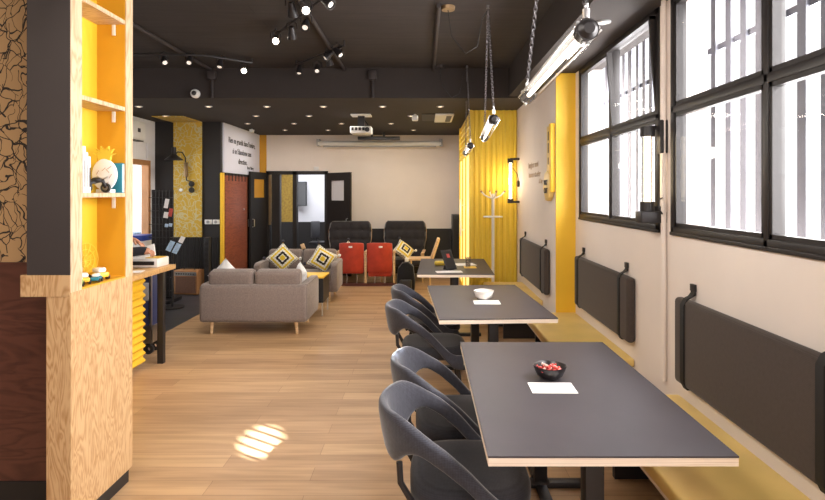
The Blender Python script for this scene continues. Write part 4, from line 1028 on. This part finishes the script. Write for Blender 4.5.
# things on the far table
napkin(X_(449, 6.3), 6.30, .30, .15, .12, 'white sheet of paper under the dark tablet on farthest table', 'paper_sheet')
t = thing('tablet_stand', 'dark tablet leaning on a stand on the farthest table', 'tablet', (X_(452, 6.45), 6.45, TZ))
mt = Matrix.Translation((X_(452, 6.45), 6.45, TZ)) @ Matrix.Rotation(.75, 4, 'Z') @ Matrix.Rotation(-.45, 4, 'X')
MB().box(-.085, .085, -.006, .006, .004, .25, .004, m=mt).build('casing', 'blackplastic', t)
MB().box(-.07, .07, -.0085, -.0055, .03, .23, m=mt).build('display', 'darker', t)
MB().prism([(0, 0), (.12, 0), (.06, .12)], -.03, .03, 'X', m=Matrix.Translation((X_(452, 6.45), 6.45, TZ)) @ Matrix.Rotation(.75, 4, 'Z')).build('prop', 'blackplastic', t)
MB().box(-.02, .03, -.0100, -.0080, .15, .20, m=mt).build('red_badge', 'redprint', t)
t = thing('yellow_case', 'small yellow soft case lying beside the tablet', 'case', (X_(441, 6.9), 6.9, TZ))
MB().box(X_(434.5, 6.9), X_(448, 6.9), 6.84, 6.95, TZ, TZ + .05, .02, 3).build('case_body', 'yplastic', t)
MB().box(X_(435, 6.9), X_(447.5, 6.9), 6.838, 6.843, TZ + .024, TZ + .028).build('zip', 'tan', t)
napkin(X_(466, 6.8), 6.95, .25, .22, .2, 'white booklet behind drinking glass on farthest table', 'booklet')
MB().box(X_(464, 6.7), X_(476, 6.7), 6.60, 6.78, TZ, TZ + .004).build('yellow_card', 'toy', None, 'yellow card under the drinking glass on farthest table', 'card')
t = thing('drinking_glass', 'clear drinking glass on the farthest table', 'glass', (X_(468, 6.66), 6.66, TZ + .004))
MB().lathe([(0, .0), (.03, 0), (.034, .12), (.037, .125), (.034, .125), (.028, .012), (0, .012)], (X_(468, 6.66), 6.66, TZ + .0045), 24).build('tumbler', 'clear', t)
MB().lathe([(0, .013), (.0285, .013), (.030, .05), (0, .05)], (X_(468, 6.66), 6.66, TZ + .0045), 20).build('drink', 'clear', t)
# cables under the middle table
MB().tube([(X_(497, 5.0), 5.0, .30), (X_(506, 5.0), 5.0, .16), (X_(514, 4.95), 4.95, .10), (X_(520, 4.95), 4.95, .18), (X_(527, 5.0), 5.05, .22), (1.12, 5.1, .2), (1.44, 5.1, .2)], .006, 6).build('power_cable', 'plastic', None, 'thin white cable hanging under the middle table', 'cable')

# ------------------------------------------------------------------ wrap-around chairs (back towards -X)
def make_chair(lab):
    t = thing('tub_chair', lab, 'chair', (0, 0, 0), group='dark wrap-around chairs at the tables')
    # shell band: U-shaped path; per station a rounded cross-section
    k = MB(); rs = []
    A = math.radians(142); ns = 56
    def sm(a, b, x): x = max(0, min(1, (x - a) / (b - a))); return x * x * (3 - 2 * x)
    for i in range(ns + 1):
        th = -A + 2 * A * i / ns; d = abs(math.degrees(th))
        ct, st = math.cos(th), math.sin(th)
        if d <= 90: px_, py_ = -.285 * ct, .275 * st
        else: px_, py_ = .255 * (d - 90) / 52, .275 * (1 - .10 * sm(90, 142, d)) * (1 if st > 0 else -1)
        top = .765 - .125 * sm(35, 88, d) - .225 * sm(72, 135, d)
        hgt = .225 - .145 * sm(22, 66, d)
        hgt += .03 * sm(100, 140, d)
        bot = top - hgt
        thk = .026 - .004 * sm(60, 140, d)
        lean = .045 * (1 - sm(40, 110, d))
        nx, ny = (-ct, st) if d < 90 else (0, (1 if st > 0 else -1))
        l_ = math.hypot(nx, ny); nx /= l_; ny /= l_
        sec = []
        m_ = 14
        for j in range(m_):
            a = 2 * PI * j / m_
            u_ = abs(math.cos(a)) ** .7 * (1 if math.cos(a) > 0 else -1); v_ = abs(math.sin(a)) ** .55 * (1 if math.sin(a) > 0 else -1)
            z = (top + bot) / 2 + v_ * hgt / 2
            off = u_ * thk + lean * ((z - .5) / .26)
            sec.append((px_ + nx * off, py_ + ny * off, z))
        rs.append(sec)
    k.rings(rs); k.build('wraparound_back', 'chairfab', t, sharp=60)
    # seat: rounded square cushion
    k = MB(); rs = []
    for z, s_ in ((.375, .80), (.378, .93), (.40, 1.), (.44, 1.0), (.462, .95), (.470, .80), (.468, .4)):
        rs.append([(.045 + .255 * s_ * (abs(math.cos(a)) ** .62) * (1 if math.cos(a) > 0 else -1), .265 * s_ * (abs(math.sin(a)) ** .62) * (1 if math.sin(a) > 0 else -1), z) for a in [2 * PI * i / 40 for i in range(40)]])
    k.rings(rs); k.build('seat', 'seatfab', t, sharp=60)
    for sx, sy in ((-1, -1), (-1, 1), (1, -1), (1, 1)):
        a = Vector((.04 + sx * .17, sy * .17, .38)); b = Vector((.04 + sx * (.25 if sx < 0 else .22), sy * .23, 0))
        MB().tube([a, b], [.017, .011], 12).build('leg', 'blackmetal', t)
        if sx < 0:
            MB().tube([(-.20, sy * .17, .40), (-.245, sy * .175, .48), (-.25, sy * .17, .56)], .013, 10).build('back_support', 'blackmetal', t)
    MB().box(-.15, .22, -.17, -.14, .355, .38).box(-.15, .22, .14, .17, .355, .38).box(-.15, -.12, -.17, .17, .355, .38).box(.19, .22, -.17, .17, .355, .38).build('seat_frame', 'blackmetal', t)
    return t
ch = make_chair('dark wrap-around chair nearest the viewer at the first table')
ch.location = (.15, 2.40, 0)
dup(ch, (.165, 2.99, 0), .02, 'dark wrap-around chair second from the viewer, at the first table')
dup(ch, (.035, 4.42, 0), math.radians(2), 'dark wrap-around chair at the near half of the middle table')
dup(ch, (.035, 5.20, 0), math.radians(4), 'dark wrap-around chair at the far half of the middle table')

# ------------------------------------------------------------------ sofas
def make_sofa(lab):
    t = thing('sofa', lab, 'sofa', (0, 0, 0), group='taupe two-seat sofas')
    w_ = .625
    MB().box(-w_, w_, 0, .13, .145, .585, .045, 4).build('back_frame', 'sofafab', t)
    for s_ in (-1, 1):
        prof = [(.02, .15), (.72, .15), (.77, .24), (.76, .56), (.70, .60), (.06, .59), (.02, .55)]
        MB().prism(prof, min(s_ * w_, s_ * (w_ - .10)), max(s_ * w_, s_ * (w_ - .10)), 'X', bev=.025).build('armrest', 'sofafab', t)
        MB().box(min(0.003 * s_, s_ * .525), max(.003 * s_, s_ * .525), .12, .76, .30, .44, .035, 4).build('seat_cushion', 'sofafab', t)
        m = Matrix.Translation((0, .17, .43)) @ Matrix.Rotation(.16, 4, 'X') @ Matrix.Translation((0, -.17, -.43))
        MB().box(min(0.006 * s_, s_ * .535), max(.006 * s_, s_ * .535), .07, .26, .42, .75, .05, 5, m=m).build('back_cushion', 'sofafab', t)
    MB().box(-w_ + .05, w_ - .05, .06, .73, .15, .30, .02).build('base_frame', 'sofafab', t)
    for x in (-.49, .49):
        for y in (.07, .66): MB().cyl((x * 1.02, y, 0), (x, y, .155), .016, .024, 14).build('leg', 'oak', t)
    return t
so1 = make_sofa('taupe two-seat sofa turned with its back to the viewer')
so1.location = (-1.985, 6.36, 0)
so2 = dup(so1, (-1.955, 9.02, 0), PI + .03, 'taupe two-seat sofa facing the viewer with patterned cushions')

def cushion(loc, size, rot, lab, mat='pat', tass=True, thick=.16):
    t = thing('cushion', lab, 'cushion', (0, 0, 0), group='medallion patterned cushions' if tass else 'plain white cushions')
    k = MB(); n_ = 12; s_ = size / 2
    def P(i, j, sg):
        u_ = -1 + 2 * i / n_; v_ = -1 + 2 * j / n_
        th = thick / 2 * ((1 - u_ ** 2) * (1 - v_ ** 2)) ** .45
        pin = 1 - .10 * (abs(u_) ** 2 * (1 - v_ ** 2) + 0)
        pin2 = 1 - .10 * (abs(v_) ** 2 * (1 - u_ ** 2))
        return Vector((u_ * s_ * pin2 * pin, sg * th, v_ * s_ * pin * pin2))
    for sg in (-1, 1):
        g = [[k.bm.verts.new(P(i, j, sg)) for j in range(n_ + 1)] for i in range(n_ + 1)]
        for i in range(n_):
            for j in range(n_): k.bm.faces.new((g[i][j], g[i + 1][j], g[i + 1][j + 1], g[i][j + 1]))
    bmesh.ops.remove_doubles(k.bm, verts=list(k.bm.verts), dist=1e-5)
    k.build('cover', mat, t, sharp=80)
    if tass:
        for a, b in ((-1, -1), (1, -1), (1, 1), (-1, 1)):
            q = MB().sphere((a * (s_ + .012), 0, b * (s_ + .012)), .026, n=10)
            q.build('tassel', 'ink' if (a * b < 0 or b < 0) else 'paper', t)
    t.location = loc; t.rotation_euler = rot
    return t
cushion((X_(283.5, 8.62), 8.56, Z_(258, 8.62) + .0), .36, (-.35, PI / 4, 0), 'yellow and black patterned cushion at left end of facing sofa')
cushion((X_(323, 8.6), 8.54, Z_(259, 8.6)), .36, (-.30, math.radians(32), .1), 'yellow and black patterned cushion at right end of facing sofa')
cushion((X_(404, 10.1), 10.12, Z_(250.5, 10.12)), .36, (-.85, math.radians(38), .1), 'yellow and black patterned cushion on the right black lounge chair')
cushion((X_(348, 10.2), 10.25, Z_(254, 10.2)), .36, (-.4, PI / 4, 0), 'yellow patterned cushion on black lounge chair behind red seat, tip showing')
cushion((-1.55, 6.88, .58), .34, (-.15, math.radians(20), -1.1), 'white cushion at the right end of the turned sofa', 'paper', False, .13)
cushion((X_(225, 6.75), 6.79, .63), .32, (.2, PI / 4, .2), 'white cushion peeking over the left end of the turned sofa', 'paper', False, .13)
MB().box(-.03, .03, -.02, .02, 0, .09, .004, m=Matrix.Translation((X_(303.5, 8.95), 8.98, .735)) @ Matrix.Rotation(-.35, 4, 'Y')).build('wooden_block', 'oak', None, 'small pale wooden block on top of the facing sofa back', 'block')

# side table
t = thing('side_table', 'small side table with yellow top and steel legs between the sofas', 'side table', (-1.62, 7.55, 0))
x0, x1, y0, y1 = -1.86, -1.345, 7.36, 7.82
MB().box(x0, x1, y0, y1, .505, .525, .003).build('top', 'yellow', t)
MB().box(x0 + .005, x1 - .005, y0 + .005, y1 - .005, .18, .504).build('cube_body', 'blackplastic', t)
for x in (x0 + .03, x1 - .02):
    for y in (y0 + .02, y1 - .03): MB().cyl((x, y, 0), (x, y, .19), .011, n=10).build('leg', 'chrome', t)

# ------------------------------------------------------------------ theatre seats, lounge chairs, wooden chair, bag
Yt = 9.78
t = thing('theatre_seating', 'pair of joined red theatre seats seen from behind on a dark red rail', 'theatre seat', (X_(366, Yt), Yt, 0))
xs = [X_(338, Yt), X_(365.5, Yt), X_(394, Yt)]
MB().box(xs[0], xs[2] + .03, Yt - .03, Yt + .06, 0, .05).build('base_rail', 'redrail', t)
for x in xs:
    MB().box(x - .02, x + .02, Yt - .02, Yt + .04, .05, .58, .004).box(x - .025, x + .025, Yt - .02, Yt + .32, .58, .615, .008).build('arm_post', 'oak', t)
for i in range(2):
    a, b = xs[i] + .03, xs[i + 1] - .03; c = (a + b) / 2
    k = MB(); R2 = []
    for yo_, inset in ((0, 0), (.035, 0)):
        pass
    nseg = 12; grid = []
    for sgn in (0, 1):
        g = []
        for j in range(nseg + 1):
            u_ = -1 + 2 * j / nseg; x = c + u_ * (b - a) / 2
            col = []
            for z in (.245, .27, .45, .62, .755, .775):
                ed = .012 if z in (.245, .775) else 0
                zz = z - (.02 * abs(u_) ** 4 if z > .7 else 0)
                yy = Yt - .05 + .045 * (1 - u_ ** 2) * -1 + .05 * abs(u_) ** 2 - (z - .34) * .16
                yy += (.055 - ed if sgn else ed)
                col.append((x, yy, zz))
            g.append(col)
        grid.append(g)
    ringsets = []
    for j in range(nseg + 1):
        ringsets.append(grid[0][j] + list(reversed(grid[1][j])))
    k.rings(ringsets); k.build('backrest', 'red', t, sharp=50)
    MB().box(a + .01, b - .01, Yt + .0, Yt + .34, .21 - .05 * i, .33 - .05 * i, .03, 3).build('seat', 'red', t)
    MB().box(c - .035 + .03 * i, c + .03 + .03 * i, Yt - .165, Yt - .150, .69, .72, .003).build('number_plate', 'plastic', t)
    for x in (c - .09, c + .09):
        MB().tube([(x, Yt + .1, .30), (x - .01, Yt + .05, .2), (x + .01, Yt + .0, .14), (x, Yt, .05)], .009, 8).build('spring_leg', 'chrome', t)

def make_lounge(lab):
    t = thing('lounge_chair', lab, 'armchair', (0, 0, 0), group='black tufted lounge chairs')
    w_ = .40; n_ = 24
    m = Matrix.Translation((0, .20, .38)) @ Matrix.Rotation(-.20, 4, 'X')
    k = MB()
    for sg in (0, 1):
        g = []
        for i in range(n_ + 1):
            r = []
            for j in range(n_ + 1):
                u_ = -1 + 2 * i / n_; v_ = j / n_
                wid = w_ * (.82 + .22 * math.sin(PI * .76 * v_)) * (1 if v_ < .90 else 1 - .10 * ((v_ - .90) / .10) ** 2)
                puff = .034 * abs(math.sin(u_ * PI * 2.5)) ** .5 * abs(math.sin(v_ * PI * 4)) ** .5
                y = -(.03 + puff) if sg == 0 else .06
                if i in (0, n_) or j in (0, n_): y = 0
                r.append(k.bm.verts.new(m @ Vector((u_ * wid, y, v_ * .74))))
            g.append(r)
        for i in range(n_):
            for j in range(n_): k.bm.faces.new((g[i][j], g[i + 1][j], g[i + 1][j + 1], g[i][j + 1]))
    bmesh.ops.remove_doubles(k.bm, verts=list(k.bm.verts), dist=1e-5)
    k.build('tufted_back', 'tuftfab', t, sharp=70)
    MB().box(-.35, .35, -.42, .22, .30, .42, .04, 3).build('seat', 'tuftfab', t)
    for s_ in (-1, 1):
        pts = [m @ Vector((s_ * (w_ * q), .02, v)) for q, v in ((.81, -.05), (.915, .15), (1.03, .40), (1.04, .56), (.99, .68))]
        MB().tube(pts, [.006, .007, .009, .007, .006], 8).build('back_rail', 'oak', t)
        MB().box(s_ * .38 - .03, s_ * .38 + .03, -.42, .22, .53, .555, .01).build('armrest', 'oak', t)
        for y in (-.38, .20): MB().tube([(s_ * .36, y, .54), (s_ * .38, y, 0)], [.017, .013], 10).build('leg', 'oak', t)
    return t
lc = make_lounge('black tufted lounge chair at left, behind the red theatre seats')
lc.location = (X_(349.5, 10.6), 10.40, 0)
dup(lc, (X_(404, 10.6), 10.5, 0), -.05, 'black tufted lounge chair at right, holding a patterned cushion')
# low wooden chair seen from the side
t = thing('wooden_chair', 'pale wooden chair seen side-on beside the right lounge chair', 'chair', (0, 9.55, 0))
MB().box(X_(408, 9.5), X_(432, 9.5), 9.35, 9.75, .50, .53, .008).build('seat', 'oak', t)
MB().prism([(X_(430, 9.5), .50), (X_(433, 9.5), .50), (X_(440, 9.5), .86), (X_(437.5, 9.5), .87)], 9.37, 9.73, 'Y', bev=.005).build('backrest', 'oak', t)
for x in (X_(411, 9.5), X_(429, 9.5)):
    for y in (9.38, 9.72): MB().tube([(x, y, .50), (x + (.02 if x > 0 else -.02), y, 0)], [.016, .011], 10).build('leg', 'oak', t)
# black bag
xb_, yb_ = X_(406, 9.0), 9.0
t = thing('backpack', 'black backpack standing on the floor beside the red theatre seats', 'bag', (xb_, yb_, 0))
MB().prism([(xb_ - .14, 0), (xb_ + .14, 0), (xb_ + .15, .22), (xb_ + .12, .46), (xb_ + .03, .53), (xb_ - .06, .51), (xb_ - .13, .42), (xb_ - .15, .2)], yb_ - .09, yb_ + .09, 'Y', bev=.02).build('bag_body', 'cloth', t)
MB().box(xb_ - .10, xb_ + .10, yb_ - .12, yb_ - .07, .05, .25, .025, 3).build('front_pocket', 'blackplastic', t)
MB().tube([(xb_ - .04, yb_, .51), (xb_ - .03, yb_, .56), (xb_ + .03, yb_, .56), (xb_ + .04, yb_, .51)], .008, 6).build('grab_handle', 'strap', t)
MB().box(xb_ - .02, xb_ + .04, yb_ - .02, yb_ + .03, .525, .59, .01, m=None).build('paper_tag', 'paper', t)

# ------------------------------------------------------------------ light
def area(name, loc, rot, sx, sy, power, c):
    l = bpy.data.lights.new(name, 'AREA'); l.shape = 'RECTANGLE'; l.size = sx; l.size_y = sy; l.energy = power; l.color = c
    o = bpy.data.objects.new(name, l); COL.objects.link(o); o.location = loc; o.rotation_euler = rot
    return o
def point(name, loc, power, c, r=.05):
    l = bpy.data.lights.new(name, 'POINT'); l.energy = power; l.color = c; l.shadow_soft_size = r
    o = bpy.data.objects.new(name, l); COL.objects.link(o); o.location = loc; return o
RX = (0, PI / 2, 0)    # an area lamp facing -X
area('daylight_near', (2.7, 2.3, 2.7), RX, 3.2, 4.0, 1300, (1, .97, .96))
area('daylight_far', (2.7, 6.4, 2.7), RX, 3.2, 4.0, 1300, (1, .97, .96))
area('behind_fill', (1.5, -.6, 2.1), RX, 1.4, 2.2, 90, (1, .95, .92))  # added fill behind the camera, not an actual window
area('front_fill', (0, -2.1, 2.2), (PI / 2, 0, 0), 3.2, 1.4, 42, (1, .95, .92))  # added fill onto table fronts; the front wall has no window
area('daylight_door', (-5.9, 8.5, 1.6), (0, -PI / 2, 0), 2.2, 1.6, 90, (.96, .98, 1))
area('meeting_room_light', (-2.6, 13.0, 2.55), (0, 0, 0), 1.5, 1.2, 75, (.92, .95, 1))
area('front_left_fill', (-3.1, .9, ZC - .05), (0, 0, 0), .8, .8, 36, (1, .82, .62))  # added fill for the wallpaper and red panel, no fixture here
for x, y, p in ((-2.8, 8.3, 20), (-1.4, 8.3, 20), (-.2, 8.6, 20), (-2.6, 10.1, 12), (-1.0, 10.0, 14), (.1, 10.0, 10)):
    area('soffit_lamp', (x, y, ZS - .02), (0, 0, 0), .4, .4, p * .8, (1, .92, .83))
area('right_wall_fill', (-1.1, 1.6, ZC - .08), (0, math.radians(-42), 0), .8, 1.6, 75, (1, .93, .86))  # added fill tilted at the window wall, not a real ceiling fitting
for x, y, p in ((-2.1, 5.4, 9), (-1.6, 4.4, 12), (-1.0, 5.2, 9)):
    o_ = area('spot_fill', (x, y, ZC - .06), (0, 0, 0), .3, .3, p, (1, .88, .74)); o_.data.spread = math.radians(120)
point('booth_lamp', (1.12, 7.66, 1.82), 4, (1, .80, .52), .1)
for x_, y_, p_ in ((.63, 2.76, 15), (.56, 4.8, 17), (.56, 7.0, 9)): point('pendant_glow', (x_, y_, 2.0), p_, (1, .93, .84), .05)
point('booth_interior', (XC - .25, 8.9, 1.4), 4, (1, .80, .35), .15)
# low sun through the near window slats onto the floor
sp = bpy.data.lights.new('sunbeam', 'SPOT'); sp.energy = 420000; sp.spot_size = math.radians(1.16); sp.spot_blend = .22; sp.shadow_soft_size = .05; sp.color = (.84, .93, 1)
so = bpy.data.objects.new('sunbeam', sp); COL.objects.link(so)
tgt = Vector((-1.08, 3.66, 0)); src = tgt + Vector((.85, -.53, .80)) * 17
so.location = src; so.rotation_euler = (tgt - src).to_track_quat('-Z', 'Y').to_euler(); so.scale = (1, .40, 1)
so.rotation_euler = ((tgt - src).to_track_quat('-Z', 'Y').to_matrix() @ Matrix.Rotation(math.radians(22), 3, 'Z')).to_euler()

wd = bpy.data.worlds.new('sky'); S.world = wd; wd.use_nodes = True
bg = wd.node_tree.nodes['Background']
st_ = wd.node_tree.nodes.new('ShaderNodeTexSky'); st_.sky_type = 'HOSEK_WILKIE'; st_.turbidity = 8.
mx = wd.node_tree.nodes.new('ShaderNodeMix'); mx.data_type = 'RGBA'; mx.inputs['Factor'].default_value = .85
wd.node_tree.links.new(st_.outputs[0], mx.inputs['A']); mx.inputs['B'].default_value = (1, .99, .98, 1)
wd.node_tree.links.new(mx.outputs['Result'], bg.inputs[0]); bg.inputs[1].default_value = 1.5

# ------------------------------------------------------------------ camera
cam = bpy.data.cameras.new('camera'); co = bpy.data.objects.new('camera', cam); COL.objects.link(co)
co.location = (0, 0, H); co.rotation_euler = (PI / 2, 0, 0)
cam.sensor_width = 36.; cam.lens = 36. * F / 825.
cam.shift_x = -(CX - 412.5) / 825.; cam.shift_y = -(250. - CY) / 825.
cam.clip_start = .05; cam.clip_end = 100
S.camera = co
S.view_settings.view_transform = 'Standard'; S.view_settings.look = 'None'; S.view_settings.exposure = 0.
try: S.cycles.use_denoising = True
except Exception: pass
